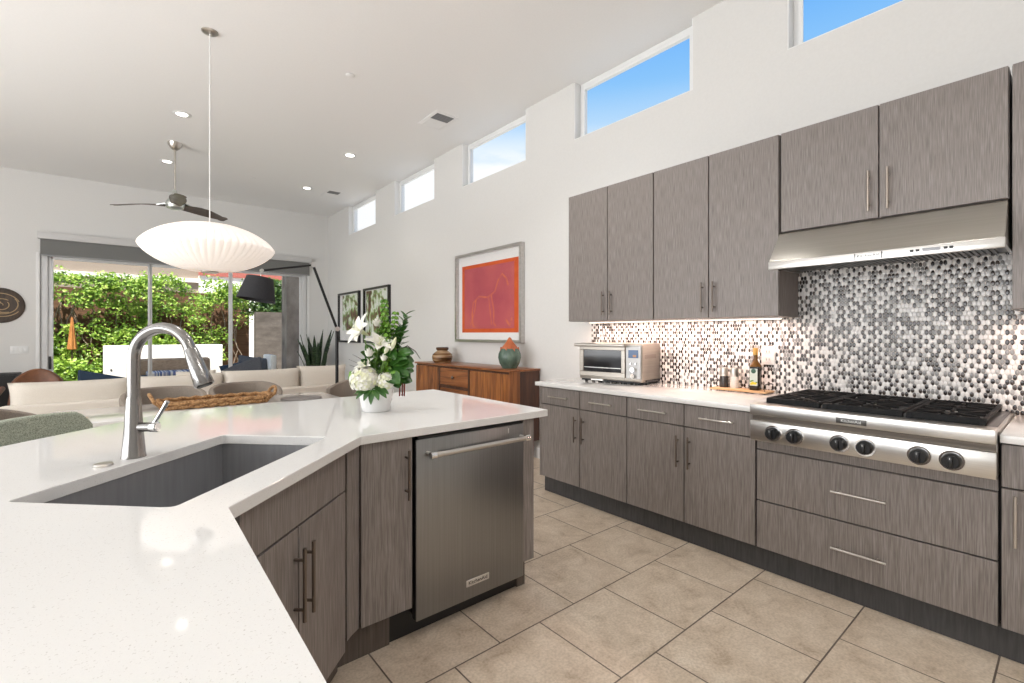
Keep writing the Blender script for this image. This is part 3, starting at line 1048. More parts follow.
# corner posts closing the angle
MB().prism([(.686, 1.815), (.712, 1.838), (.754, 1.866), (.754, 1.95), (.70, 1.95)], IB, .893).build('corner_post', M_lam, t, smooth=0)
t = thing('island_cabinet', 'angled sink cabinet with false front and two tall bar handles', 'cabinet', diag(1.45, -1.1, 0), 'island cabinets')
VF = -.797
MB().box(1.135, 1.752, -1.46, VF - .022, .118, .640, M=MD).box(1.135, 1.752, VF - .06, VF - .022, .640, .893, M=MD).build('carcass', M_car, t, smooth=0)


def front_d(parent, u0, u1, z0, z1, name):
    return MB().box(u0 + G, u1 - G, VF - .02, VF, z0 + G, z1 - G, .0012, 1, M=MD).build(name, M_lam, parent)


front_d(t, 1.135, 1.752, .738, .892, 'false_front')
for a, b, uh in ((1.135, 1.418, 1.392), (1.418, 1.752, 1.446)):
    d = front_d(t, a, b, .118, .738, 'door')
    p0 = diag(uh, VF + .034, .455)
    p1 = diag(uh, VF + .034, .680)
    pull(d, p0, p1, dv * .034, .0062, M_bronze)
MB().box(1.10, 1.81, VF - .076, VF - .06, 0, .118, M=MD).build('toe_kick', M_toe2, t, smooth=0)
t = thing('island_cabinet', 'island cabinet under the near end of the angled worktop', 'cabinet', (-.1, .83, 0), 'island cabinets')
MB().box(-.42, .148, .40, 1.17, IB, .893).build('carcass', M_car, t, smooth=0)
for a, b, yh in ((.40, .785, .745), (.785, 1.17, .825)):
    d = MB().box(.150, .170, a + G, b - G, IB, .890, .0012, 1).build('door', M_lam, t)
    pull(d, (.204, yh, .60), (.204, yh, .80), (.034, 0, 0), .0062, M_bronze)
MB().box(.08, .096, .40, 1.22, 0, IB).build('toe_kick', M_toe2, t, smooth=0)

# dishwasher
YD = 1.845
t = thing('dishwasher', 'stainless dishwasher with bar handle under the island worktop', 'dishwasher', (1.295, 2.14, 0))
x0, x1 = 1.000, 1.620
MB().box(x0 + .004, x1 - .004, YD + .042, 2.44, .10, .872).build('tub', M_blackm, t, smooth=0)
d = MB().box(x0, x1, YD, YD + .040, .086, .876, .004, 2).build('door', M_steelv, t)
h = MB().cyl((1.066, YD - .052, .812), (1.586, YD - .052, .812), .0115, 18)
hh = h.build('handle', M_nickel, d)
for x in (1.054, 1.598):
    MB().tube([(x - .014, YD - .052, .812), (x + .014, YD - .052, .812)], .0155, 18).build('handle_end', M_chrome, hh)
    MB().cyl((x, YD - .052, .812), (x, YD + .001, .812), .010, 14).build('handle_post', M_nickel, hh)
bd = MB().box(1.262, 1.395, YD - .002, YD + .001, .147, .178, .001, 1).build('badge', M_silver, d)
text_mesh('lettering', 'KitchenAid', .0245, M_black, bd, face_negy(1.3285, YD - .0024, .1625))
MB().box(x0 + .01, x1 - .01, YD + .001, YD + .03, .8765, .887).build('control_edge', M_black, d, smooth=0)
MB().box(1.515, 1.521, YD - .001, YD + .001, .838, .862).build('vent_mark', M_silver, d, smooth=0)
MB().box(.906, 1.620, 1.915, 1.93, .002, .118).build('toe_kick', M_black, t, smooth=0)

# end panel right of the dishwasher
t = thing('island_end_panel', 'woodgrain end panel closing the island right of the dishwasher', 'panel', (1.64, 2.15, 0))
MB().box(1.625, 1.700, YI, 2.47, IB, .893, .0012, 1).build('panel', M_lam, t)
MB().box(1.625, 1.680, 1.906, 2.44, 0, IB).build('toe_kick', M_toe2, t, smooth=0)
# back panel under the seating overhang
q = MB().box(.62, 1.698, 2.475, 2.492, 0, .893)
tag(q.build('island_back_panel', M_lam, smooth=0), 'woodgrain back panel under the seating side of the island', 'panel')

# ------------------------------------------------------------------ pendant lamp over the dining table
t = thing('pendant_lamp', 'large white saucer-shaped pendant lamp hanging over the dining table', 'lamp', (.594, 4.60, HC))
px_, py_ = .594, 4.60
MB().lathe([(0, 0), (.062, 0), (.062, -.006), (.05, -.014), (.02, -.020), (0, -.020)], (px_, py_, HC), 28).build('ceiling_canopy', M_nickel, t)
MB().cyl((px_, py_, HC - .018), (px_, py_, 2.24), .0045, 8).build('cord', mat('white_cord', (.85, .85, .84), .5), t)
M_shade = emit_mat('lamp_shade_skin', (1.0, .88, .79), .46, (.86, .83, .79), .6)
prof = []
zc, RA, HT, HB = 2.045, .480, .193, .193
NP = 30
for i in range(NP + 1):
    a = PI / 2 - PI * i / NP
    rr = .055 + (RA - .055) * math.cos(a)
    f = max(0.0, 1 - ((rr - .055) / (RA - .055)) ** 2)
    z = .193 * f ** .72 * (1 if a > 0 else -1)
    prof.append((rr, zc + z))
NR = 54


def scal(a, i):
    k = abs(math.sin(a * NR / 2))
    edge = math.sin(PI * i / NP)
    return 1 - .020 * (1 - k) ** 2 * edge


sh = MB().lathe(prof, (px_, py_, 0), NR * 5, rfun=scal).build('lamp_shade', M_shade, t, smooth=80)
q = MB()
for k in range(NR):
    a = 2 * PI * k / NR
    q.tube([(px_ + r * .984 * math.cos(a), py_ + r * .984 * math.sin(a), z) for r, z in prof[::2]], .0022, 5)
q.build('wire_ribs', emit_mat('rib_skin', (1, .85, .72), .22, (.70, .62, .56), .6), sh)
MB().lathe([(0, -.012), (.058, -.012), (.064, -.004), (.064, .006), (0, .006)], (px_, py_, zc - HB), 28).build('bottom_ring', M_nickel, t)

# ------------------------------------------------------------------ ceiling fan
t = thing('ceiling_fan', 'three-blade brown and chrome ceiling fan on a downrod', 'ceiling fan', (.592, 7.58, HC))
cx, cy = .592, 7.58
MB().lathe([(0, 0), (.085, 0), (.078, -.03), (.05, -.075), (.024, -.095), (0, -.095)], (cx, cy, HC), 28).build('ceiling_canopy', M_nickel, t)
MB().cyl((cx, cy, HC - .09), (cx, cy, 3.13), .0125, 14).build('downrod', M_nickel, t)
M_fanm = mat('fan_chrome', (.62, .65, .63), .32, 1.0)
MB().lathe([(0, .20), (.022, .20), (.032, .15), (.06, .10), (.095, .055), (.11, .01), (.095, -.03), (.05, -.05), (0, -.052)], (cx, cy, 3.010), 32).build('motor_hub', M_fanm, t)
M_blade = noise_mat('fan_blade_wood', [(.3, (.075, .055, .045)), (.7, (.14, .108, .09))], (3, 40, 40), 4, .4)
rt2 = Vector((.767, -.641, 0))
fw2 = Vector((.641, .767, 0))
for deg in (190, 70, 310):
    d = rt2 * math.cos(math.radians(deg)) + fw2 * math.sin(math.radians(deg))
    s = Vector((-d.y, d.x, 0))

    def bl(u, v, d=d, s=s):
        r = .10 + .63 * u
        wd = .052 + .040 * math.sin(PI * min(1, u * 1.15)) + (.012 if u > .9 else 0)
        wd *= (1 - max(0, (u - .93) / .07) ** 2 * .35)
        w_ = (v - .5) * 2 * wd
        tilt = .34 * (1 - u * .45)
        return Vector((cx, cy, 3.010 + .035 * math.sin(u * 2.6) * (1 - u) - .02 * u)) + d * r + s * (w_ * math.cos(tilt)) + Vector((0, 0, -w_ * math.sin(tilt) + .004 * (1 - (2 * v - 1) ** 2)))
    b = MB().grid(bl, 22, 8, .009).build('blade', M_blade, t)

    def br(u, v, d=d, s=s):
        r = .05 + .15 * u
        wd = .045 + .008 * u
        w_ = (v - .5) * 2 * wd
        tilt = .34
        return Vector((cx, cy, 3.017 + .03 * (1 - u) + .012)) + d * r + s * (w_ * math.cos(tilt)) + Vector((0, 0, -w_ * math.sin(tilt)))
    MB().grid(br, 8, 6, .012).build('blade_bracket', M_fanm, b)

# ------------------------------------------------------------------ recessed lights, vents, sprinkler discs
M_led = emit_mat('downlight_lens', (1.0, .95, .88), 9.0)
for x, y, lb in ((.573, 6.53, 'recessed ceiling light nearer the pendant, above the fan canopy'),
                 (.567, 8.46, 'recessed ceiling light just beyond the fan downrod'),
                 (2.506, 6.53, 'recessed ceiling light between the two air vents'),
                 (2.506, 8.47, 'recessed ceiling light beside the small far air vent')):
    t = thing('recessed_light', lb, 'light', (x, y, HC), 'recessed ceiling lights')
    MB().lathe([(.055, -.001), (.058, -.006), (.082, -.008), (.092, -.003), (.092, 0), (.055, 0)], (x, y, HC), 32).build('trim_ring', M_white, t)
    MB().lathe([(0, -.003), (.057, -.003), (.057, -.001), (0, -.001)], (x, y, HC), 28).build('lens', M_led, t)
    light('downlight', 'SPOT', (x, y, HC - .012), (0, 0, 0), 22, (1.0, .93, .84), spot_size=math.radians(110), spot_blend=.6, shadow_soft_size=.05)
# added fill: unseen downlights over the kitchen that brighten the floor
for x, y in ((.573, 2.62), (2.10, 2.62), (1.20, .05), (.573, -1.26), (2.10, -1.26)):
    tr = MB().lathe([(.055, -.001), (.058, -.006), (.082, -.008), (.092, -.003), (.092, 0), (.055, 0)], (x, y, HC), 32).build('fill_downlight_trim', M_white, CEIL)
    MB().lathe([(0, -.003), (.057, -.003), (.057, -.001), (0, -.001)], (x, y, HC), 28).build('lens', M_led, tr)
    light('downlight', 'SPOT', (x, y, HC - .012), (0, 0, 0), 88 if x > 1 else 52, (1.0, .97, .93), spot_size=math.radians(125), spot_blend=.7, shadow_soft_size=.12)  # added fill lamp, out of view
for x, y, w_, l_, lb in ((2.885, 4.80, .30, .42, 'larger ceiling air vent nearer the kitchen'), (2.945, 8.52, .27, .42, 'smaller looking far ceiling air vent near the back wall')):
    t = thing('air_vent', lb, 'air vent', (x, y, HC), 'ceiling air vents')
    MB().box(x - w_ / 2, x + w_ / 2, y - l_ / 2, y + l_ / 2, HC - .008, HC - .0005, .003).build('frame', M_ceil, t)
    MB().box(x - w_ / 2 + .04, x + w_ / 2 - .04, y - l_ / 2 + .04, y + l_ / 2 - .04, HC - .010, HC - .0075).build('backing', mat('vent_grey', (.20, .20, .21), .7), t, smooth=0)
    for k in range(11):
        yy = y - l_ / 2 + .055 + (l_ - .11) * k / 10
        hw = .0155 if yy > y - .01 else .003
        MB().box(x - w_ / 2 + .038, x + w_ / 2 - .038, yy - hw, yy + hw, HC - .0125, HC - .0095).build('louvre', M_ceil if hw > .01 else mat('vent_louvre', (.30, .30, .30), .6), t, smooth=0)
for x, y, lb in ((1.73, 4.50, 'small flat white sprinkler cover on the ceiling before the vent'), (1.684, 8.48, 'small flat grey sprinkler cover on the far ceiling right of the fan')):
    tag(MB().lathe([(0, -.012), (.035, -.012), (.042, -.007), (.042, -.003), (.03, 0), (0, 0)], (x, y, HC), 28).build('sprinkler_cover', M_ceil), lb, 'sprinkler', 'ceiling sprinkler covers')

# ------------------------------------------------------------------ roller blinds
for x0, x1, zb, lb in ((-.926, 1.09, 2.565, 'left grey roller blind, mostly rolled up, above the sliding doors'), (1.10, 3.12, 2.565, 'right grey roller blind, mostly rolled up, above the sliding doors')):
    t = thing('roller_blind', lb, 'blind', ((x0 + x1) / 2, YB - .05, 2.9), 'roller blinds over the glass doors')
    MB().box(x0, x1, YB - .105, YB - .001, 2.805, 2.912, .004).build('head_box', mat('blind_box', (.62, .61, .60), .5), t)
    MB().box(x0 + .03, x1 - .03, YB - .062, YB - .058, zb, 2.806).build('fabric', M_blind, t, smooth=0)
    MB().box(x0 + .03, x1 - .03, YB - .070, YB - .050, zb - .022, zb, .004).build('bottom_bar', mat('blind_bar', (.30, .30, .30), .5), t)

# ------------------------------------------------------------------ wall decor on the far wall
t = thing('wood_wall_disc', 'round dark carved wood disc on the far wall left of the doors', 'wall decor', (-1.325, YB - .03, 1.76))
c = Vector((-1.325, YB, 1.76))
MY = Matrix.Translation(c) @ Matrix.Rotation(PI / 2, 4, 'X')
M_disc = noise_mat('dark_carved_wood', [(.3, (.035, .022, .014)), (.7, (.085, .055, .036))], (30, 30, 6), 4, .55)
MB().lathe([(0, .0), (.258, .0), (.263, .010), (.258, .024), (.240, .030), (.20, .022), (0, .018)], (0, 0, 0), 56, M=MY).build('disc', M_disc, t)
M_carve = mat('pale_inlay', (.50, .36, .20), .6)


def spiral(r0, r1, a0, a1, ex=0.0, n=36):
    P = []
    for k in range(n + 1):
        f = k / n
        a = math.radians(a0 + (a1 - a0) * f)
        r = r0 + (r1 - r0) * f
        P.append(c + Vector((r * math.cos(a) + ex, -.026, r * .82 * math.sin(a))))
    return P


for args in ((.03, .10, 0, 400), (.11, .17, 60, 250, .03), (.12, .20, 180, 400), (.21, .225, 20, 110), (.19, .21, 200, 330, .01), (.06, .14, 100, 300, .02)):
    MB().tube(spiral(*args), .0062, 6).build('inlay_line', M_carve, t)
t = thing('wall_switch', 'white four-gang switch plate below the carved wood disc', 'switch', (-1.125, YB - .006, 1.03))
MB().box(-1.225, -1.030, YB - .008, YB - .001, 1.035, 1.150, .002).build('plate', M_white, t)
for k in range(4):
    MB().box(-1.215 + .046 * k, -1.180 + .046 * k, YB - .012, YB - .008, 1.058, 1.127, .002).build('rocker', M_white, t)
t = thing('media_console', 'low black media console against the far wall under the carved disc', 'console', (-1.75, 10.05, 0))
MB().box(-2.4, -1.10, 9.86, 10.30, .12, .755, .006).build('body', M_blackm, t)
for x in (-2.35, -1.15):
    for y in (9.9, 10.26):
        MB().box(x - .02, x + .02, y - .02, y + .02, 0, .12).build('leg', M_blackm, t, smooth=0)
for a, b in ((-2.39, -1.755), (-1.745, -1.11)):
    MB().box(a, b, 9.845, 9.86, .14, .735, .003).build('door', M_black, t)


# ------------------------------------------------------------------ pictures on the right wall
def framed(name, lb, cat, y0, y1, z0, z1, fw, fd, fm, matw, build_art, group=None, matm=None):
    t = thing(name, lb, cat, (XW - .02, (y0 + y1) / 2, z0), group)
    x1 = XW - .001
    x0 = XW - fd
    q = MB()
    q.box(x0, x1, y0, y0 + fw, z0, z1, .002, 1).box(x0, x1, y1 - fw, y1, z0, z1, .002, 1)
    q.box(x0, x1, y0 + fw, y1 - fw, z0, z0 + fw, .002, 1).box(x0, x1, y0 + fw, y1 - fw, z1 - fw, z1, .002, 1)
    q.build('frame', fm, t)
    mt = MB().box(x1 - .012, x1 - .006, y0 + fw, y1 - fw, z0 + fw, z1 - fw).build('mount', matm or mat('picture_mount', (.86, .85, .84), .8), t, smooth=0)
    build_art(t, x1 - .012)
    MB().box(x0 + .006, x0 + .009, y0 + fw * .8, y1 - fw * .8, z0 + fw * .8, z1 - fw * .8).build('glazing', M_picglass, t, smooth=0)
    return t


def red_art(t, x):
    a = MB().box(x - .0015, x, 4.045, 5.175, 1.352, 2.208).build('print', noise_mat('orange_red_ink', [(.3, (.62, .085, .012)), (.7, (.72, .125, .02))], (8, 8, 8), 3, .6), t, smooth=0)
    MB().box(x - .003, x - .0015, 4.12, 5.12, 1.40, 2.165).build('print_field', noise_mat('rose_ink', [(.30, (.44, .075, .10)), (.5, (.52, .10, .115)), (.7, (.58, .13, .115))], (2.5, 2.5, 2.5), 5, .6), t, smooth=0)
    M_ln = noise_mat('orange_stroke', [(.35, (.54, .11, .10)), (.65, (.66, .17, .075))], (14, 14, 14), 4, .6)

    def stroke(pts, w_=.006):
        MB().tube([(0, p[0], p[1]) for p in pts], w_ * 1.5, 8, M=Matrix.Translation((x - .003, 0, 0)) @ Matrix.Diagonal((.06, 1, 1, 1))).build('print_stroke', M_ln, t)
    stroke([(4.93, 1.72), (4.80, 1.80), (4.62, 1.78), (4.48, 1.84), (4.42, 1.96)], .008)
    stroke([(4.55, 1.80), (4.50, 1.62), (4.50, 1.46), (4.46, 1.43)], .009)
    stroke([(4.60, 1.78), (4.57, 1.60), (4.54, 1.44)], .006)
    stroke([(4.92, 1.74), (4.95, 1.58), (4.93, 1.44), (4.89, 1.42)], .009)
    stroke([(4.86, 1.76), (4.90, 1.60), (4.99, 1.44)], .006)
    stroke([(4.42, 1.96), (4.34, 2.04), (4.26, 1.98), (4.23, 1.90)], .010)
    stroke([(4.27, 1.50), (4.20, 1.44)], .010)
    stroke([(4.16, 1.52), (4.20, 1.43), (4.25, 1.47)], .008)


M_frame_s = brushed('silver_frame', (.52, .50, .48), (.62, .60, .58), (40, 6, 40), .30)
framed('framed_print', 'large square red and rose print in a silver frame above the walnut sideboard', 'picture', 3.955, 5.285, 1.232, 2.358, .034, .06, M_frame_s, 0, red_art)


def mottled(y0, y1, z0, z1, seed):
    def f(t, x):
        st = [(.36, (.06, .03, .02)), (.42, (.25, .11, .08)), (.46, (.12, .20, .05)), (.51, (.42, .55, .26)), (.55, (.80, .84, .78))]
        m = noise_mat('mottled_print_%d' % seed, st, (3, 5 + seed, 5), 7, .4, dist=.4)  # mottled green, brown and pale print
        MB().box(x - .0015, x, y0, y1, z0, z1).build('print', m, t, smooth=0)
    return f


framed('framed_picture', 'black-framed green and brown picture nearer the corner, lower edge below its twin', 'picture', 8.56, 9.62, 1.168, 2.140, .035, .05, M_black, 0, mottled(8.63, 9.44, 1.40, 2.09, 1), 'black framed green and brown pictures')
framed('framed_picture', 'black-framed green and brown picture partly hidden by the white flowers', 'picture', 7.30, 8.345, 1.168, 2.150, .035, .05, M_black, 0, mottled(7.36, 8.28, 1.30, 2.10, 3), 'black framed green and brown pictures')

# ------------------------------------------------------------------ sideboard and its vases
t = thing('sideboard', 'walnut sideboard with a centre drawer against the right wall', 'sideboard', (3.27, 4.67, 0))
sx0, sx1, sy0, sy1, sz0, sz1 = 3.055, 3.472, 3.695, 5.655, .20, .945
MB().box(sx0 - .010, sx1, sy0 - .012, sy1 + .012, sz1, .967, .004).build('top', M_walnut_h, t)
MB().box(sx0 + .02, sx1, sy0 + .02, sy1, sz0, sz1).build('case', M_walnut_d, t, smooth=0)
MB().box(sx0 + .005, sx0 + .14, sy0, sy0 + .02, sz0, sz1, .002, 1).build('end_stile', M_walnut, t)
MB().box(sx0 + .14, sx1, sy0 + .004, sy0 + .02, sz0, sz1).build('end_panel', M_walnut_d, t, smooth=0)
q = MB()
n = 6
for k in range(n):
    a = sy0 + .01 + (4.40 - sy0 - .01) * k / n
    b = sy0 + .01 + (4.40 - sy0 - .01) * (k + 1) / n
    q.box(sx0, sx0 + .02, a + .0015, b - .0015, sz0 + .01, sz1 - .02, .003, 1)
q.build('door', M_walnut, t)
q = MB()
for k in range(5):
    a = 5.08 + (sy1 - 5.09) * k / 5
    b = 5.08 + (sy1 - 5.09) * (k + 1) / 5
    q.box(sx0, sx0 + .02, a + .0015, b - .0015, sz0 + .01, sz1 - .02, .003, 1)
q.build('door', M_walnut, t)
MB().box(sx0 + .002, sx0 + .02, 4.41, 4.44, sz0 + .01, sz1 - .02).box(sx0 + .002, sx0 + .02, 5.045, 5.075, sz0 + .01, sz1 - .02).box(sx0 + .002, sx0 + .02, 4.44, 5.045, .690, .715).build('face_frame', M_walnut_d, t, smooth=0)
dr = MB().box(sx0 + .004, sx0 + .022, 4.445, 5.04, .720, .922, .003, 1).build('drawer', M_walnut_h, t)
MB().lathe([(.008, 0), (.008, .012), (.018, .018), (.019, .024), (.012, .030), (0, .031)], (0, 0, 0), 20, M=Matrix.Translation((sx0 + .004, 4.74, .82)) @ Matrix.Rotation(-PI / 2, 4, 'Y')).build('knob', M_bronze, dr)
MB().box(sx0 + .004, sx0 + .02, 4.445, 5.04, sz0 + .01, .685, .003, 1).build('lower_panel', M_walnut_h, t)
for x in (sx0 + .04, sx1 - .05):
    for y in (sy0 + .06, sy1 - .06):
        MB().tube([(x, y, 0), (x, y, .20)], [.014, .024], 14).build('leg', M_walnut_d, t)

M_amber = noise_mat('amber_glaze', [(.36, (.07, .03, .010)), (.48, (.24, .12, .05)), (.60, (.48, .33, .19))], (3, 3, 26), 3, .15)
t = thing('glazed_jar', 'squat amber brown glazed jar at the far end of the sideboard', 'jar', (3.25, 5.30, .967))
MB().lathe([(0, 0), (.105, 0), (.126, .028), (.134, .070), (.124, .108), (.085, .138), (.068, .150), (.066, .158)], (3.25, 5.30, .967), 36).build('body', M_amber, t)
MB().lathe([(.066, .156), (.076, .160), (.082, .172), (.082, .190), (.074, .195), (.064, .186), (0, .184)], (3.25, 5.30, .967), 36).build('rim', mat('rim_brown', (.10, .045, .02), .25), t)
M_celadon = noise_mat('green_glaze', [(.3, (.05, .085, .065)), (.5, (.10, .155, .12)), (.7, (.19, .26, .20))], (12, 12, 6), 4, .14)
t = thing('ceramic_vase', 'green glazed egg-shaped vase with jagged orange top near the framed print', 'vase', (3.25, 3.93, .967))
vc = (3.25, 3.93, .967)
MB().lathe([(0, 0), (.076, 0), (.081, .008), (.110, .055), (.125, .115), (.121, .155), (.102, .20), (.072, .238)], vc, 40).build('body', M_celadon, t)
M_terr = noise_mat('orange_glaze', [(.3, (.40, .09, .025)), (.7, (.55, .15, .05))], (16, 16, 16), 3, .3)


def jag(a, i):
    return 1 + (.10 * math.sin(5 * a) * (i / 6.0))


MB().lathe([(.094, .212), (.082, .230), (.058, .258), (.038, .282), (.026, .300), (.018, .318), (.007, .332), (0, .330)], vc, 40, rfun=jag).build('neck', M_terr, t)
for k in range(7):
    a = 2 * PI * k / 7
    ln = .016 + .012 * (k % 2)
    MB().tube([(vc[0] + .086 * math.cos(a), vc[1] + .086 * math.sin(a), vc[2] + .222), (vc[0] + (.098 + ln * .3) * math.cos(a + .06), vc[1] + (.098 + ln * .3) * math.sin(a + .06), vc[2] + .210 - ln)], [.018, .003], 8).build('glaze_drip', M_terr, t)

# ------------------------------------------------------------------ dining table, chairs, basket
t = thing('dining_table', 'white rectangular dining table with rounded corners behind the island', 'table', (.61, 4.57, 0))
ox, oy = .61, 4.57
MB().prism(rrect(ox - .99, ox + .99, oy - .40, oy + .40, .07, 6), .715, .750, .004).build('tabletop', M_table, t)
MB().box(ox - .80, ox + .80, oy - .25, oy + .25, .655, .715, .004).build('apron', M_taupe, t)
for x in (ox - .78, ox + .78):
    for y in (oy - .26, oy + .26):
        MB().box(x - .03, x + .03, y - .03, y + .03, 0, .715, .004).build('leg', M_wood_leg, t)
q = MB().lathe([(0, 0), (.17, 0), (.175, .003), (.17, .006), (0, .006)], (1.30, 4.55, .750), 36).build('table_disc', mat('flat_grey', (.23, .21, .20), .7))  # flat grey disc lying on the tabletop
tag(q, 'round flat grey disc on the white table right of the basket', 'table_disc')


def barrel_chair(label, loc, rot, m=M_taupe, group='barrel chairs around the dining table', top=.85, low=.75, seat=.47, rad=.285, stool=False, name='dining_chair'):
    """opens towards local +Y; back towards -Y"""
    t = thing(name, label, 'chair', (0, 0, 0), group)

    def shell(u, v):
        a = math.radians(-90 + (u - .5) * 236)
        side = abs(u - .5) * 2
        tp = low + (top - low) * (1 - max(0, (side - .28) / .72) ** 1.6)
        zb = seat - .12
        z = zb + (tp - zb) * v
        flare = 1 + .10 * v
        return Vector((rad * flare * math.cos(a), rad * flare * math.sin(a), z))
    MB().grid(shell, 36, 10, .048).build('backrest', m, t, bevel=.014, smooth=60)

    def seam(u):
        p = shell(u, .66)
        return Vector((p.x * 1.015, p.y * 1.015, p.z))
    MB().tube([seam(k / 30) for k in range(31)], .0035, 6).build('seam_piping', m, t)
    MB().lathe([(0, -.06), (rad * .93, -.06), (rad * .98, -.04), (rad * .98, -.01), (rad * .9, .012), (0, .02)], (0, 0, seat), 36).build('seat', m, t)
    for sx_ in (-1, 1):
        for sy_ in (-1, 1):
            MB().tube([(sx_ * .17, sy_ * .16, seat - .07), (sx_ * .21, sy_ * .205, 0)], [.020, .013], 12).build('leg', M_wood_leg, t)
    if stool:
        q = MB()
        pts = [(-.198, -.19), (.198, -.19), (.198, .19), (-.198, .19)]
        for i in range(4):
            q.cyl((*pts[i], .22), (*pts[(i + 1) % 4], .22), .008, 8)
        q.build('foot_ring', M_wood_leg, t)
    t.location = loc
    t.rotation_euler = (0, 0, rot)
    return t


c0 = barrel_chair('taupe barrel chair behind the wicker tray at its left end', (.33, 5.14, 0), PI)
for (x, y, r, lb) in ((.97, 5.16, PI, 'taupe barrel chair behind the right end of the wicker tray'),
                      (1.93, 4.93, PI / 2 + .25, 'taupe barrel chair at the table end beside the white flower pot'),
                      (-.565, 4.55, -PI / 2, 'taupe barrel chair at the table end farthest from the flowers')):
    c = copy_tree(c0)
    c.location = (x, y, 0)
    c.rotation_euler = (0, 0, r)
    c['label'] = lb
p = diag(1.96, -2.185)
t = thing('counter_stool', 'sage green upholstered counter stool at the angled back of the island', 'chair', (0, 0, 0), 'counter stools')


def stool_back(u, v):
    a = (u - .5) * 2
    tp = .955 - .075 * max(0, (abs(a) - .72) / .28) ** 2.2 - .012 * a * a
    z = .64 + (tp - .64) * v
    return Vector((.272 * a, -.245 - .03 * v + .05 * a * a, z))


MB().grid(stool_back, 28, 10, .065).build('backrest', M_sage, t, bevel=.02, smooth=60)
MB().tube([stool_back(k / 24, .72) + Vector((0, .002, 0)) for k in range(25)], .005, 6).build('seam_piping', M_sage, t)
MB().tube([stool_back(k / 24, .72) + Vector((0, -.066, 0)) for k in range(25)], .005, 6).build('seam_piping', M_sage, t)
MB().box(-.25, .25, -.25, .22, .58, .675, .04, 4).build('seat', M_sage, t)
for sx_ in (-1, 1):
    for sy_ in (-1, 1):
        MB().tube([(sx_ * .20, sy_ * .19 - .015, .59), (sx_ * .23, sy_ * .22 - .015, 0)], [.020, .013], 12).build('leg', M_wood_leg, t)
q = MB()
pts = [(-.22, -.225), (.22, -.225), (.22, .195), (-.22, .195)]
for i in range(4):
    q.cyl((*pts[i], .22), (*pts[(i + 1) % 4], .22), .008, 8)
q.build('foot_ring', M_wood_leg, t)
t.location = (p.x, p.y, 0)
t.rotation_euler = (0, 0, math.radians(-135))

# long wicker tray
t = thing('wicker_tray', 'long braided wicker tray with end handles on the dining table', 'tray', (.67, 4.63, .75))
bx, by, bl_, bw_ = .640, 4.60, .370, .15
q = MB()
for row in range(2):
    z = .770 + .030 * row
    k_ = 1 + .05 * row
    P = []
    N = 120
    for i in range(N + 1):
        a = 2 * PI * i / N
        ca, sa = math.cos(a), math.sin(a)
        sq = (abs(ca) ** 5 + abs(sa) ** 5) ** (-1 / 5)
        ph = i * PI / 2 + row * PI / 2
        sag = -.004 * math.sin(a * 2)
        P.append((bx + ca * sq * bl_ * k_, by + sa * sq * bw_ * k_ + .006 * math.cos(ph) * sa, z + .005 * math.sin(ph) + (.05 * max(0, abs(ca) - .8) if row == 1 else 0)))
    q.tube(P, .0165, 8)
q.build('woven_side', M_wicker, t)
q = MB()
for k in range(17):
    yy = by - bw_ * .9 + bw_ * 1.8 * k / 16
    q.tube([(bx - bl_ * .96, yy, .757), (bx + bl_ * .96, yy, .757)], .0065, 6)
q.build('woven_base', M_wicker, t)
q = MB()
for i in range(0, 64):
    a = 2 * PI * i / 64
    ca, sa = math.cos(a), math.sin(a)
    sq = (abs(ca) ** 5 + abs(sa) ** 5) ** (-1 / 5)
    q.tube([(bx + ca * sq * bl_ * 1.0, by + sa * sq * bw_ * 1.0, .757), (bx + ca * sq * bl_ * 1.16, by + sa * sq * bw_ * 1.12, .808 + .05 * max(0, abs(ca) - .8))], .006, 6)
q.build('upright_stakes', M_wicker, t)
for s in (-1, 1):
    P = []
    for k in range(17):
        a = PI * k / 16
        P.append((bx + s * (bl_ * 1.12 + .03 * math.sin(a)), by - .105 * math.cos(a), .808 + .06 * math.sin(a)))
    MB().tube(P, .013, 8).build('handle', M_wicker, t)

# ------------------------------------------------------------------ sofa and cushions
t = thing('sofa', 'long cream linen sofa with its back towards the dining table', 'sofa', (.82, 7.0, 0))
fx0, fx1, fy0 = -.84, 2.52, 6.50
MB().box(fx0, fx1, fy0, fy0 + .14, .10, .645, .025, 3).build('back_frame', M_linen, t)
MB().box(fx0 + .02, fx1 - .02, fy0 + .14, 7.42, .10, .30, .02, 3).build('base_frame', M_linen, t)
MB().box(fx0 - .12, fx0, fy0, 7.42, .10, .56, .03, 3).build('armrest', M_linen, t)
MB().box(fx1, fx1 + .12, fy0, 7.42, .10, .56, .03, 3).build('armrest', M_linen, t)
n = 4
ed = [fx0, 0.02, 1.0, 1.86, fx1]
for k in range(4):
    MB().box(ed[k] + .005, ed[k + 1] - .005, fy0 + .30, 7.44, .30, .47, .045, 4).build('seat_cushion', M_linen, t)
cush = [(-.80, .14, .845, 0), (.16, 1.005, .852, 0), (1.02, 1.90, .872, 0), (1.90, 2.50, .892, -.12)]
for a, b, tp, rz in cush:
    w_ = b - a + .05
    M = Matrix.Translation(((a + b) / 2, fy0 + .235, .44)) @ Matrix.Rotation(rz, 4, 'Z') @ Matrix.Rotation(-.12, 4, 'X')
    MB().pillow(w_, tp - .43, .24, M, 16, 5.0).build('back_cushion', M_linen, t, smooth=80)
for x in (fx0 + .05, fx1 - .05):
    for y in (fy0 + .06, 7.36):
        MB().cyl((x, y, 0), (x, y, .10), .022, 12).build('foot', M_wood_leg, t)


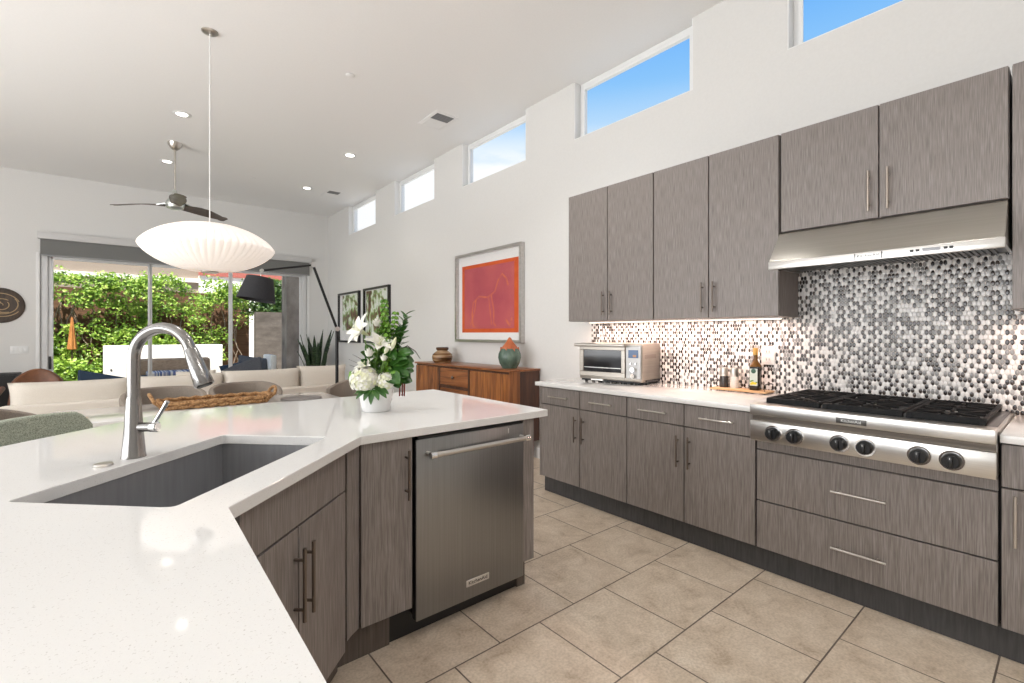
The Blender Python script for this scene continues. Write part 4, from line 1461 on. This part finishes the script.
def throw(lb, c, w_, h_, d_, rz, rx, m, cat='pillow', group=None, name='throw_pillow', ry=0):
    M = Matrix.Translation(c) @ Matrix.Rotation(rz, 4, 'Z') @ Matrix.Rotation(rx, 4, 'X') @ Matrix.Rotation(ry, 4, 'Y')
    return tag(MB().pillow(w_, h_, d_, M, 14, 3.0).build(name, m, smooth=80), lb, cat, group)


throw('small cream throw pillow leaning on the sofa behind the faucet', (.75, 6.98, .47), .42, .42, .14, .1, .12, M_linen)

# leather lounge chair beyond the sofa, with a navy pillow beside it
t = thing('lounge_chair', 'brown leather lounge chair beyond the cream sofa', 'chair', (-.78, 8.35, 0))


def lback(u, v):
    a = (u - .5) * 2
    z = .42 + (.455 - .14 * abs(a) ** 2.4) * v
    return Vector((-.765 + a * .27 * (1 - .1 * v), 8.52 + .10 * v - .10 * a * a, z))


MB().grid(lback, 20, 10, .09).build('backrest', M_leather, t, bevel=.02, smooth=60)
MB().box(-1.05, -.48, 7.92, 8.50, .30, .44, .05, 4).build('seat', M_leather, t)
for s in (-1, 1):
    MB().tube([(-.765 + s * .31, 7.95, .56), (-.765 + s * .33, 8.2, .60), (-.765 + s * .31, 8.5, .66)], [.03, .035, .03], 12).build('armrest', M_leather, t)
    for y in (7.96, 8.48):
        MB().tube([(-.765 + s * .27, y, .31), (-.765 + s * .31, y, 0)], [.02, .014], 10).build('leg', M_wood_leg, t)
t = thing('armchair', 'slate blue low armchair beyond the right end of the sofa', 'chair', (1.52, 8.4, 0))
MB().box(1.25, 1.85, 8.10, 8.66, .16, .42, .05, 4).build('seat', M_slate, t)


def aback(u, v):
    a = (u - .5) * 2
    z = .40 + (.55 - .09 * (1 - a) ** 1.3) * v
    return Vector((1.55 + a * .28, 8.56 + .12 * v, z))


MB().grid(aback, 16, 10, .09).build('backrest', M_slate, t, bevel=.02, smooth=60)
for s in (-1, 1):
    for y in (8.14, 8.6):
        MB().cyl((1.55 + s * .26, y, 0), (1.55 + s * .26, y, .17), .016, 10).build('leg', M_wood_leg, t)
t = thing('pouf', 'navy blue armless seat beyond the sofa left of the white garden wall', 'seat', (-.10, 8.05, 0))
MB().box(-.38, .22, 7.78, 8.36, .06, .44, .05, 4).build('seat', M_navy, t)


def nback(u, v):
    a = (u - .5) * 2
    z = .42 + (.44 - .07 * (1 + a)) * v
    return Vector((-.14 + a * .24, 8.24 + .10 * v, z))


MB().grid(nback, 14, 8, .09).build('backrest', M_navy, t, bevel=.02, smooth=60)
for x in (-.34, .18):
    for y in (7.82, 8.32):
        MB().cyl((x, y, 0), (x, y, .07), .016, 10).build('leg', M_wood_leg, t)
throw('navy throw pillow propped right of the small cream pillow', (1.12, 7.12, .47), .36, .36, .13, -.2, .15, M_navy)

# ------------------------------------------------------------------ arc floor lamp
t = thing('arc_floor_lamp', 'black jointed arc floor lamp with tapered black shade', 'lamp', (2.21, 6.2, 0))
M_lampb = mat('lamp_black', (.016, .016, .017), .4, .3)
LY = 6.2
LX = 2.209
MB().lathe([(0, 0), (.15, 0), (.155, .008), (.15, .022), (.03, .03), (0, .03)], (LX, LY, 0), 36).build('base', M_lampb, t)
MB().cyl((LX, LY, .025), (LX, LY, 1.38), .020, 16).build('pole', M_lampb, t)
j1, j2, j3 = Vector((LX, LY, 1.400)), Vector((1.908, LY, 2.204)), Vector((1.322, LY, 2.085))
for j in (j1, j2):
    MB().cyl(j + Vector((0, -.03, 0)), j + Vector((0, .03, 0)), .030, 18).build('joint', M_silver, t)
MB().tube([j1, j2], .0165, 12).build('upper_arm', M_lampb, t)
MB().tube([j2, j3], .0125, 12).build('boom', M_lampb, t)
MB().cyl(j3 + Vector((0, -.02, 0)), j3 + Vector((0, .02, 0)), .020, 16).build('joint', M_silver, t)
ax = Vector((-.06, 0, -.36)).normalized()
Ms = Matrix.Translation(j3 + Vector((-.015, 0, -.085))) @ Vector((0, 0, -1)).rotation_difference(ax).to_matrix().to_4x4()
MB().cyl(j3, j3 + Vector((-.02, 0, -.12)), .006, 8).build('shade_stem', M_silver, t)
M_shb = noise_mat('black_shade', [(.3, (.022, .022, .025)), (.7, (.038, .038, .042))], (60, 60, 300), 2, .85)
MB().lathe([(.005, -.002), (.140, -.002), (.143, 0), (.208, -.270), (.205, -.272), (.137, -.008), (.005, -.008)], (0, 0, 0), 40, M=Ms).build('lamp_shade', M_shb, t)

# ------------------------------------------------------------------ snake plant in the corner
t = thing('snake_plant', 'potted snake plant with upright dark blades in the far corner', 'plant', (3.09, 9.85, 0))
MB().lathe([(0, 0), (.13, 0), (.16, .04), (.19, .40), (.185, .42), (.17, .40), (.165, .36), (0, .36)], (3.09, 9.85, 0), 32).build('pot', mat('white_pot', (.75, .74, .72), .4), t)
M_snake = noise_mat('snake_leaf', [(.3, (.010, .022, .010)), (.5, (.025, .055, .022)), (.7, (.075, .125, .055))], (18, 18, 40), 4, .35)
for k in range(28):
    a = 2.4 * k
    r0 = .02 + .12 * random.random()
    h_ = .62 + .50 * random.random()
    ln = .05 + .22 * random.random()
    wd = .034 + .016 * random.random()
    tw = random.uniform(-.8, .8)
    b0 = Vector((3.09 + r0 * math.cos(a), 9.85 + r0 * math.sin(a), .35))
    dirv = Vector((math.cos(a), math.sin(a), 0))

    def lf(u, v, b0=b0, dirv=dirv, h_=h_, ln=ln, wd=wd, tw=tw, a=a):
        w_ = wd * (.55 + .9 * u) * (1 - max(0, (u - .45) / .55) ** 2.2) + .0008
        s = Vector((math.cos(a + PI / 2 + tw * u), math.sin(a + PI / 2 + tw * u), 0))
        p = b0 + dirv * (ln * u ** 1.6) + Vector((0, 0, h_ * u))
        q = (v - .5) * 2
        return p + s * (w_ * q) + dirv * (.012 * q * q)
    MB().grid(lf, 16, 4, .004).build('leaf', M_snake, t, smooth=80)

# ------------------------------------------------------------------ garden beyond the glass doors
struct('patio_floor', MB().box(-9, 12, YB + .1, 19, -.12, -.02), M_patio, smooth=0)
struct('garden_wall', MB().box(-4.5, 2.70, 14.07, 14.2, -.1, 2.35), M_fence, smooth=0)
q = MB().box(2.86, 3.42, 11.1, 11.5, -.1, 3.6)
struct('concrete_pillar', q, M_concrete, smooth=0)
q = MB().box(2.72, 4.2, 13.4, 13.6, -.1, 1.89)
struct('concrete_low_wall', q, M_block_shade, smooth=0)
t = thing('neighbour_house', 'beige stucco house with red fascia beyond the hedge', 'building', (0, 18, 0))
MB().box(-8, 1.95, 17.4, 21, -.1, 4.2).build('wall', M_stucco, t, smooth=0)
MB().box(-8, 1.95, 17.32, 17.4, 2.90, 3.02).build('white_band', M_outwhite, t, smooth=0)
MB().box(1.95, 5.5, 17.2, 17.6, 3.12, 3.75).build('fascia', M_rooftile, t, smooth=0)
MB().box(1.95, 5.5, 17.25, 21, -.1, 3.12).build('white_wall', M_outwhite, t, smooth=0)

# fire feature wall and an outdoor sofa before it
tag(MB().box(-.20, 1.88, 12.62, 12.92, -.02, 1.09, .01).build('garden_bench_wall', M_outwhite), 'low white rendered garden wall before the hedge', 'wall')
tag(MB().cyl((-.075, 12.61, .60), (-.075, 12.625, .60), .018, 14).build('fire_valve', M_blackm), 'small black valve plate on the white garden wall', 'valve')
t = thing('outdoor_sofa', 'outdoor sofa with taupe bolster before the white garden wall', 'sofa', (.85, 11.7, 0))
MB().box(.18, 1.52, 11.3, 12.1, -.02, .38, .02).build('base', M_wood_leg, t)
MB().box(.18, 1.52, 11.28, 12.0, .38, .52, .04, 3).build('seat_cushion', M_navy, t)
MB().box(.16, 1.54, 11.82, 12.04, .50, .835, .06, 4).build('backrest', noise_mat('brown_outdoor_fabric', [(.3, (.30, .215, .15)), (.7, (.44, .33, .24))], (20, 20, 60), 3, .9), t)
MB().box(.45, 1.35, 11.255, 11.82, .52, .60, .025, 3).build('blanket', noise_mat('striped_blanket', [(.4, (.7, .68, .66)), (.55, (.09, .13, .28))], (50, .5, .5), 1, .9), t)
t = thing('outdoor_armchair', 'white outdoor armchair with grey cushions left of the concrete pillar', 'chair', (2.2, 11.7, 0))
MB().box(1.75, 2.72, 11.35, 12.05, -.02, .40, .02).build('base', M_outwhite, t)
MB().box(2.60, 2.72, 11.35, 12.05, .40, .86, .02).build('side_panel', M_outwhite, t)
throwM = Matrix.Translation((2.27, 11.60, .38)) @ Matrix.Rotation(-.35, 4, 'X') @ Matrix.Rotation(.18, 4, 'Y')
MB().pillow(.62, .48, .18, throwM, 14, 3).build('back_cushion', M_slate, t, smooth=80)
throwM = Matrix.Translation((1.95, 11.50, .36)) @ Matrix.Rotation(-.3, 4, 'X') @ Matrix.Rotation(-.2, 4, 'Y')
MB().pillow(.45, .36, .16, throwM, 14, 3).build('back_cushion', M_navy, t, smooth=80)

t = thing('closed_parasol', 'narrow closed orange parasol standing before the hedge', 'parasol', (-.70, 13.42, 0))
MB().cyl((-.70, 13.42, -.02), (-.70, 13.42, 1.72), .014, 12).build('pole', M_wood_leg, t)
MB().lathe([(.0, 1.70), (.014, 1.68), (.035, 1.45), (.060, 1.18), (.075, 1.02), (.05, 1.0), (0, 1.02)], (-.70, 13.42, 0), 24, rfun=lambda a, i: 1 + .14 * math.sin(a * 7)).build('canopy', noise_mat('orange_canvas', [(.3, (.36, .13, .03)), (.7, (.50, .22, .06))], (30, 30, 8), 3, .8), t)

# climbing hedge: thousands of leaves grown over the fence
def leaf_mat(name, stops, trans=(.30, .48, .06)):
    m = noise_mat(name, stops, (7, 7, 7), 3, .45)
    t = m.node_tree
    b = t.nodes['Principled BSDF']
    o = [n for n in t.nodes if n.type == 'OUTPUT_MATERIAL'][0]
    tl = nd(t, 'ShaderNodeBsdfTranslucent')
    tl.inputs[0].default_value = (*trans, 1)
    mx = nd(t, 'ShaderNodeMixShader')
    mx.inputs[0].default_value = .25
    t.links.new(b.outputs[0], mx.inputs[1])
    t.links.new(tl.outputs[0], mx.inputs[2])
    t.links.new(mx.outputs[0], o.inputs[0])
    return m


M_hedge = leaf_mat('hedge_leaf', [(.30, (.045, .10, .015)), (.46, (.20, .36, .045)), (.60, (.40, .56, .09)), (.75, (.62, .72, .22))])


def leaves(n, sampler, size, rnd):
    """leaf blades as folded quads gathered in one mesh"""
    V, F = [], []
    for _ in range(n):
        p, out = sampler(rnd)
        d = Vector((rnd.gauss(0, 1), rnd.gauss(0, .6), rnd.gauss(-.2, .7))).normalized()
        nrm = (out + Vector((rnd.gauss(0, .55), rnd.gauss(0, .55), rnd.gauss(.25, .55)))).normalized()
        s = d.cross(nrm)
        if s.length < 1e-3:
            continue
        s.normalize()
        nrm = s.cross(d).normalized()
        L = size * rnd.uniform(.6, 1.35)
        w_ = L * .30
        i = len(V)
        V += [p, p + d * L * .35 + s * w_ + nrm * L * .06, p + d * L * .75 + s * w_ * .7 + nrm * L * .05, p + d * L - nrm * L * .06, p + d * L * .75 - s * w_ * .7 + nrm * L * .05, p + d * L * .35 - s * w_ + nrm * L * .06, p + d * L * .5]
        F += [(i, i + 1, i + 6), (i + 1, i + 2, i + 6), (i + 2, i + 3, i + 6), (i + 3, i + 4, i + 6), (i + 4, i + 5, i + 6), (i + 5, i, i + 6)]
    return V, F


rnd = random.Random(11)
clumps = []
for _ in range(520):
    x = rnd.uniform(-4.2, 2.5)
    z = rnd.uniform(.1, 2.62)
    dens = .75 + .25 * math.sin(x * 2.3) - (.45 if (1.45 < z < 1.95 and rnd.random() < .75) else 0)
    if x > 2.05 and z < 1.9:
        dens -= .5
    if rnd.random() < dens:
        clumps.append((x, 13.93 - rnd.random() * .38 - (.1 if z > 2 else 0), z, rnd.uniform(.12, .30)))


def samp(r):
    c = clumps[r.randrange(len(clumps))]
    while True:
        v = Vector((r.gauss(0, 1), r.gauss(0, 1), r.gauss(0, 1)))
        if v.length > .01:
            break
    v.normalize()
    k = c[3] * r.random() ** .4
    return Vector((c[0] + v.x * k * 1.2, min(13.96, c[1] + v.y * k * .7), c[2] + v.z * k * .9)), Vector((v.x * .4, -1, .45)).normalized()


V, F = leaves(32000, samp, .066, rnd)
b = MB()
me = bpy.data.meshes.new('tmp')
me.from_pydata(V, [], F)
b.bm.from_mesh(me)
bpy.data.meshes.remove(me)
t = thing('hedge', 'sunlit green climbing hedge covering the garden fence', 'hedge', (-.6, 13.8, 0))
b.build('foliage', M_hedge, t, smooth=0)
q = MB()
for k in range(26):
    x = rnd.uniform(-3.6, 2.6)
    P = []
    y = 13.9
    z = 0.0
    while z < 2.3:
        P.append((x, y, z))
        x += rnd.uniform(-.10, .10)
        y = 13.93 - rnd.random() * .12
        z += rnd.uniform(.12, .26)
    q.tube(P, .010, 6)
q.build('vine_stems', noise_mat('vine_bark', [(.3, (.20, .15, .11)), (.7, (.36, .29, .23))], (40, 40, 8), 3, .8), t)

# low shrub left of the white wall and a tall bush behind the pillar
V, F = leaves(2600, lambda r: ((lambda v: (Vector((-.85 + v.x * .62, 13.05 + v.y * .30, .42 + v.z * .42)), Vector((v.x * .5, -.8, .6)).normalized()))(Vector((r.gauss(0, 1), r.gauss(0, 1), r.gauss(0, 1))).normalized() * r.random() ** .35)), .085, rnd)
me = bpy.data.meshes.new('tmp')
me.from_pydata(V, [], F)
b = MB()
b.bm.from_mesh(me)
bpy.data.meshes.remove(me)
t = thing('shrub', 'low rounded green shrub left of the white garden wall', 'shrub', (-.85, 13.05, 0))
b.build('foliage', M_hedge, t, smooth=0)
q = MB()
for k in range(7):
    a = k * .9
    q.tube([(-.85, 13.05, -.02), (-.85 + .2 * math.cos(a), 13.05 + .1 * math.sin(a), .25), (-.85 + .4 * math.cos(a), 13.05 + .2 * math.sin(a), .5)], [.014, .010, .006], 6)
q.build('stem', M_fence, t)
V, F = leaves(2600, lambda r: (Vector((r.gauss(3.15, .24), r.gauss(13.82, .06), r.uniform(1.85, 2.75))), Vector((r.gauss(0, .3), -1, .3)).normalized()), .10, rnd)
me = bpy.data.meshes.new('tmp')
me.from_pydata(V, [], F)
b = MB()
b.bm.from_mesh(me)
bpy.data.meshes.remove(me)
t = thing('tall_bush', 'darker narrow bush rising behind the low concrete wall', 'bush', (3.15, 13.85, 0))
b.build('foliage', leaf_mat('dark_leaf', [(.3, (.02, .05, .02)), (.5, (.06, .12, .04)), (.7, (.14, .22, .07))]), t, smooth=0)
MB().tube([(3.15, 13.85, -.02), (3.12, 13.86, 1.2), (3.16, 13.85, 2.5)], [.03, .022, .008], 8).build('trunk', M_fence, t)

# ------------------------------------------------------------------ flower arrangement on the island
PX, PY = 1.060, 2.395
t = thing('flower_arrangement', 'white pot of lilies, hydrangea and tall greenery on the island', 'flowers', (PX, PY, CT1))
A_ = Vector((.767, -.641, 0))         # to the right as seen from the kitchen
B_ = Vector((-.641, -.767, 0))        # towards the kitchen
MF = Matrix(((A_.x, B_.x, 0, PX), (A_.y, B_.y, 0, PY), (0, 0, 1, CT1), (0, 0, 0, 1)))


def FP(a, b, z):
    return MF @ Vector((a, b, z))


MB().lathe([(0, 0), (.066, 0), (.070, .003), (.0725, .012), (.093, .118), (.094, .124), (.090, .124), (.086, .112), (0, .105)], (0, 0, 0), 40, M=MF).build('pot', mat('white_ceramic', (.84, .84, .83), .22), t)
M_stem = mat('green_stem', (.10, .19, .04), .5)
M_leafg = noise_mat('glossy_leaf', [(.3, (.018, .075, .010)), (.7, (.06, .17, .025))], (25, 25, 25), 3, .28)
M_leafb = noise_mat('bright_leaf', [(.3, (.08, .22, .015)), (.7, (.22, .42, .05))], (25, 25, 25), 3, .35)
M_petal = noise_mat('white_petal', [(.3, (.80, .78, .68)), (.7, (.88, .87, .82))], (20, 20, 20), 2, .5)
M_petal2 = noise_mat('cream_petal', [(.3, (.70, .72, .42)), (.7, (.86, .85, .70))], (20, 20, 20), 2, .5)
M_twig = mat('dark_twig', (.035, .02, .012), .6)
M_red = mat('red_stem', (.22, .03, .018), .5)
rf = random.Random(5)


def petal_fn(base, d, n, L, w, curl, cup):
    """blade growing from base along d, its face turned to n, curling back by curl"""
    d = d.normalized()
    s = d.cross(n).normalized()
    n = s.cross(d).normalized()

    def f(u, v):
        q = (v - .5) * 2
        ww = w * (math.sin(PI * (u * .90 + .08)) ** .75)
        return base + d * (L * (u - curl * .25 * u ** 3)) - n * (L * curl * u * u) + s * (ww * q) + n * (cup * ww * q * q)
    return f


def lily(c, face, L=.085, name='lily'):
    face = face.normalized()
    x = face.orthogonal().normalized()
    y = face.cross(x)
    q = MB()
    for k in range(6):
        a = 2 * PI * k / 6 + rf.uniform(-.12, .12)
        rad = x * math.cos(a) + y * math.sin(a)
        q.grid(petal_fn(c, (rad * .8 + face * .75), (face - rad * .7), L * rf.uniform(.92, 1.08), L * (.24 if k % 2 else .19), .34, .5), 10, 4, .0012)
    o = q.build(name, M_petal, t, smooth=80)
    s = MB()
    for k in range(6):
        a = 2 * PI * k / 6 + .4
        rad = x * math.cos(a) + y * math.sin(a)
        s.tube([c + face * .01, c + face * L * .55 + rad * L * .12], .0012, 5)
        s.ball(c + face * L * .57 + rad * L * .13, .0042, 1, .6, .6, 8)
    s.build('stamens', mat('stamen', (.45, .30, .06), .7) if False else M_petal2, o)
    g = MB()
    g.tube([c - face * .035, c + face * .012], [.004, .014], 10)
    g.build('lily_throat', M_petal2, o)


def stem(p0, p1, r=.003, m=None, name='stem'):
    mid = (p0 + p1) / 2 + Vector((rf.uniform(-.015, .015), rf.uniform(-.015, .015), 0))
    MB().tube([p0, (p0 + mid) / 2, mid, (mid + p1) / 2, p1], r, 6).build(name, m or M_stem, t)


root = FP(0, 0, .10)
c = FP(-.062, .02, .415)
lily(c, A_ * -.60 + B_ * .60 + Vector((0, 0, .45)), .105)
stem(root, c, .0035)
c = FP(.030, .045, .345)
lily(c, A_ * .35 + B_ * .50 + Vector((0, 0, .80)), .090)
stem(root, c, .0035)
c = FP(-.040, .04, .235)
lily(c, A_ * -.30 + B_ * .55 + Vector((0, 0, .8)), .060)


def rose(c, r, m, name='rose'):
    q = MB()
    for k in range(14):
        a = 2.4 * k
        f = k / 14
        rr = r * (.22 + .75 * f)
        h_ = r * (1.35 - .55 * f)
        d = Vector((math.cos(a) * .55 * f, math.sin(a) * .55 * f, 1)).normalized()
        base = c + Vector((math.cos(a) * rr * .55, math.sin(a) * rr * .55, -r * .5))
        q.grid(petal_fn(base, d, Vector((-math.cos(a), -math.sin(a), .2)), h_ * 1.3, rr * .75, -.06 + .16 * f, .7), 7, 5, .001)
    q.build(name, m, t, smooth=80)


for a, b, z, r, m in ((.008, .01, .462, .028, M_petal), (-.020, .06, .305, .027, M_petal), (.055, .05, .28, .022, M_petal)):
    c = FP(a, b, z)
    rose(c, r, m)
    stem(root, c - Vector((0, 0, r * .5)))


def hydrangea(a, b, z, r, n):
    q = MB()
    q2 = MB()
    c = FP(a, b, z)
    for k in range(n):
        ph = math.acos(1 - 1.55 * (k + .5) / n)
        th = 2.39996 * k
        v = Vector((math.sin(ph) * math.cos(th), math.sin(ph) * math.sin(th), math.cos(ph)))
        p = c + v * r * rf.uniform(.9, 1.06)
        x = v.orthogonal().normalized()
        y = v.cross(x)
        tw = rf.random() * PI
        tgt = q if rf.random() < .62 else q2
        for j in range(4):
            an = tw + PI / 2 * j
            rad = x * math.cos(an) + y * math.sin(an)
            tgt.grid(petal_fn(p, rad + v * .25, v, r * .24, r * .115, .06, .2), 4, 2, .0005)
    o = q.build('hydrangea', M_petal, t, smooth=80)
    q2.build('cream_florets', M_petal2, o, smooth=80)
    MB().ball(c, r * .93, 1, 1, 1, 20).build('flower_core', M_petal2, o)


hydrangea(-.046, .055, .165, .068, 140)
hydrangea(-.030, .085, .150, .040, 50)
hydrangea(.066, .055, .160, .046, 70)


def cup_spike(p0, p1, n, r0, name='bells_of_ireland'):
    q = MB()
    d = (p1 - p0)
    ax_ = d.normalized()
    x = ax_.orthogonal().normalized()
    y = ax_.cross(x)
    MB_s = MB().tube([p0, p0 + d * .5, p1], [.004, .003, .002], 6)
    for k in range(n):
        f = k / (n - 1)
        for j in range(5):
            an = 2 * PI * j / 5 + k * .62
            rad = x * math.cos(an) + y * math.sin(an)
            c = p0 + d * f + rad * r0 * .42 * (1 - .35 * f)
            fc = (rad + ax_ * .35).normalized()
            u = fc.orthogonal().normalized()
            w = fc.cross(u)
            Mx = Matrix(((u.x, w.x, fc.x, c.x), (u.y, w.y, fc.y, c.y), (u.z, w.z, fc.z, c.z), (0, 0, 0, 1)))
            R = r0 * (.62 - .22 * f)
            q.lathe([(.1 * R, 0), (.5 * R, .35 * R), (.95 * R, .95 * R), (1.0 * R, 1.0 * R), (.80 * R, .85 * R), (.30 * R, .40 * R), (0, .36 * R)], (0, 0, 0), 9, M=Mx)
    o = q.build(name, M_leafb, t, smooth=60)
    MB_s.build('spike_stem', M_stem, o)


cup_spike(FP(.045, -.02, .25), FP(.036, -.03, .580), 15, .028)
cup_spike(FP(.075, -.01, .25), FP(.098, -.02, .515), 12, .025)
cup_spike(FP(.060, .01, .22), FP(.066, .02, .450), 10, .026)


def sprig(p0, p1, n, L, w, m, name='leaf_sprig', out=.8):
    q = MB()
    d = p1 - p0
    ax_ = d.normalized()
    x = ax_.orthogonal().normalized()
    y = ax_.cross(x)
    q.tube([p0, p0 + d * .5, p1], .002, 5)
    for k in range(n):
        f = .15 + .85 * k / (n - 1)
        an = 2.2 * k
        rad = x * math.cos(an) + y * math.sin(an)
        q.grid(petal_fn(p0 + d * f, rad * out + ax_ * .75, ax_ - rad * .4, L * rf.uniform(.8, 1.15), w, .12, .25), 6, 2, .0008)
    q.build(name, m, t, smooth=80)


sprig(FP(.09, -.02, .22), FP(.150, -.03, .510), 26, .052, .013, M_leafg, 'ruscus_sprig')
sprig(FP(.07, -.03, .20), FP(.118, -.05, .440), 22, .050, .014, M_leafg, 'ruscus_sprig')
sprig(FP(.02, -.03, .16), FP(.06, -.04, .36), 22, .05, .015, M_leafg, 'ruscus_sprig')
sprig(FP(.0, -.01, .13), FP(.0, -.02, .34), 20, .045, .015, M_leafb, 'ruscus_sprig')
for (a0, z0, a1, z1) in ((-.02, .20, -.135, .275), (-.01, .22, -.115, .30), (-.02, .18, -.13, .245)):
    MB().tube([FP(a0, .02, z0), FP((a0 + a1) / 2, .03, (z0 + z1) / 2 + .012), FP(a1, .03, z1)], [.002, .0016, .0008], 5).build('grass_blade', M_twig, t)


def big_leaf(base, d, n, L, w, m, curl=.18, cup=.25, name='broad_leaf'):
    MB().grid(petal_fn(base, d, n, L, w, curl, cup), 12, 6, .0014).build(name, m, t, smooth=80)


Zv = Vector((0, 0, 1))
for (a, b, z, da, db, dz, L, w) in ((.075, .02, .26, .95, .15, .10, .11, .040), (.095, .03, .225, .9, .3, -.28, .10, .038), (.075, .05, .20, .7, .6, -.35, .10, .040),
                                    (.09, -.02, .24, .75, .0, -.62, .12, .042), (.06, .0, .25, .8, .3, .45, .11, .04), (.08, .03, .18, .9, .3, -.1, .09, .036),
                                    (.085, .0, .28, .9, -.2, -.05, .12, .042), (.10, .02, .20, .4, .5, -.75, .09, .036), (.12, .02, .30, .9, .2, .25, .08, .030)):
    big_leaf(FP(a, b, z), A_ * da + B_ * db + Zv * dz, B_ * .8 + Zv * .7, L, w, M_leafg)
for k in range(16):
    an = k * 2.4
    big_leaf(FP(.085 + .035 * math.cos(an), .02 * math.sin(an * 1.7), .17 + .011 * k), A_ * (.55 + .4 * math.cos(an)) + B_ * (.5 * math.sin(an)) + Zv * (.35 * math.sin(an * 1.3) - .1), B_ * .8 + Zv * .6 + A_ * (.2 * math.sin(an)), .075 + .02 * (k % 3) / 2, .030, M_leafg)
for k in range(12):
    an = k * 2.1
    big_leaf(FP(-.01 + .03 * math.cos(an), .0 + .02 * math.sin(an), .14 + .014 * k), A_ * (.6 * math.cos(an)) + B_ * (.4 + .3 * math.sin(an)) + Zv * .5, B_ * .7 + Zv * .6, .07, .022, M_leafb if k % 3 == 0 else M_leafg)
for (a0, z0, a1, z1, m_) in ((.02, .18, .05, .40, M_leafg), (.045, .17, .085, .37, M_leafb), (.0, .20, .02, .42, M_leafb), (.06, .22, .11, .43, M_leafg), (.03, .25, .04, .46, M_leafb), (.07, .2, .07, .42, M_leafg)):
    sprig(FP(a0, .01, z0), FP(a1, .0, z1), 24, .042, .013, m_, 'leaf_sprig', 1.0)
big_leaf(FP(-.07, .03, .13), A_ * -.75 + Zv * .65, B_ * .9 + A_ * -.4, .115, .030, M_leafb, .35)
# split leaf hanging over the front rim
for k, dv_ in enumerate((-.95, -.60, -.28, .02, .34, .68, .98)):
    big_leaf(FP(.006 + .012 * dv_, .072, .135), A_ * dv_ * .9 + B_ * .55 + Zv * (-.42 + .34 * abs(dv_)), Zv * .8 + B_ * .6, .088 + .012 * (k % 2), .016, M_leafg, .38, .2, 'split_leaf')
for (a, b, z, da, dz, L) in ((.105, .05, .355, .35, .9, .075), (.075, .06, .33, .45, .85, .06), (.11, .05, .205, .95, .1, .055)):
    q = MB().tube([FP(a - da * .5 * L, b, z - dz * .5 * L), FP(a - da * .25 * L, b, z - dz * .25 * L), FP(a, b, z), FP(a + da * .4 * L, b, z + dz * .4 * L), FP(a + da * .55 * L, b, z + dz * .55 * L)], [.003, .010, .0125, .007, .001], 10)
    q.build('lily_bud', M_petal2 if z > .25 else M_leafb, t)
    stem(root, FP(a - da * .5 * L, b, z - dz * .5 * L), .0025)
MB().tube([FP(.06, .0, .20), FP(.12, .0, .315), FP(.165, .0, .345), (FP(.21, .0, .315)), FP(.235, .0, .275)], [.0035, .0035, .003, .0025, .0015], 7).build('curved_twig', M_twig, t)
MB().tube([FP(.05, .0, .16), FP(.10, .0, .30), FP(.14, .0, .26)], [.004, .0035, .003], 7).build('curved_twig', M_twig, t)
for (a, b) in ((.115, -.05), (.128, -.055), (.140, -.05)):
    MB().tube([FP(.07, -.02, .20), FP(a, b, .15), FP(a - .004, b - .01, .07)], [.0045, .0055, .004], 7).build('red_stem', M_red, t)
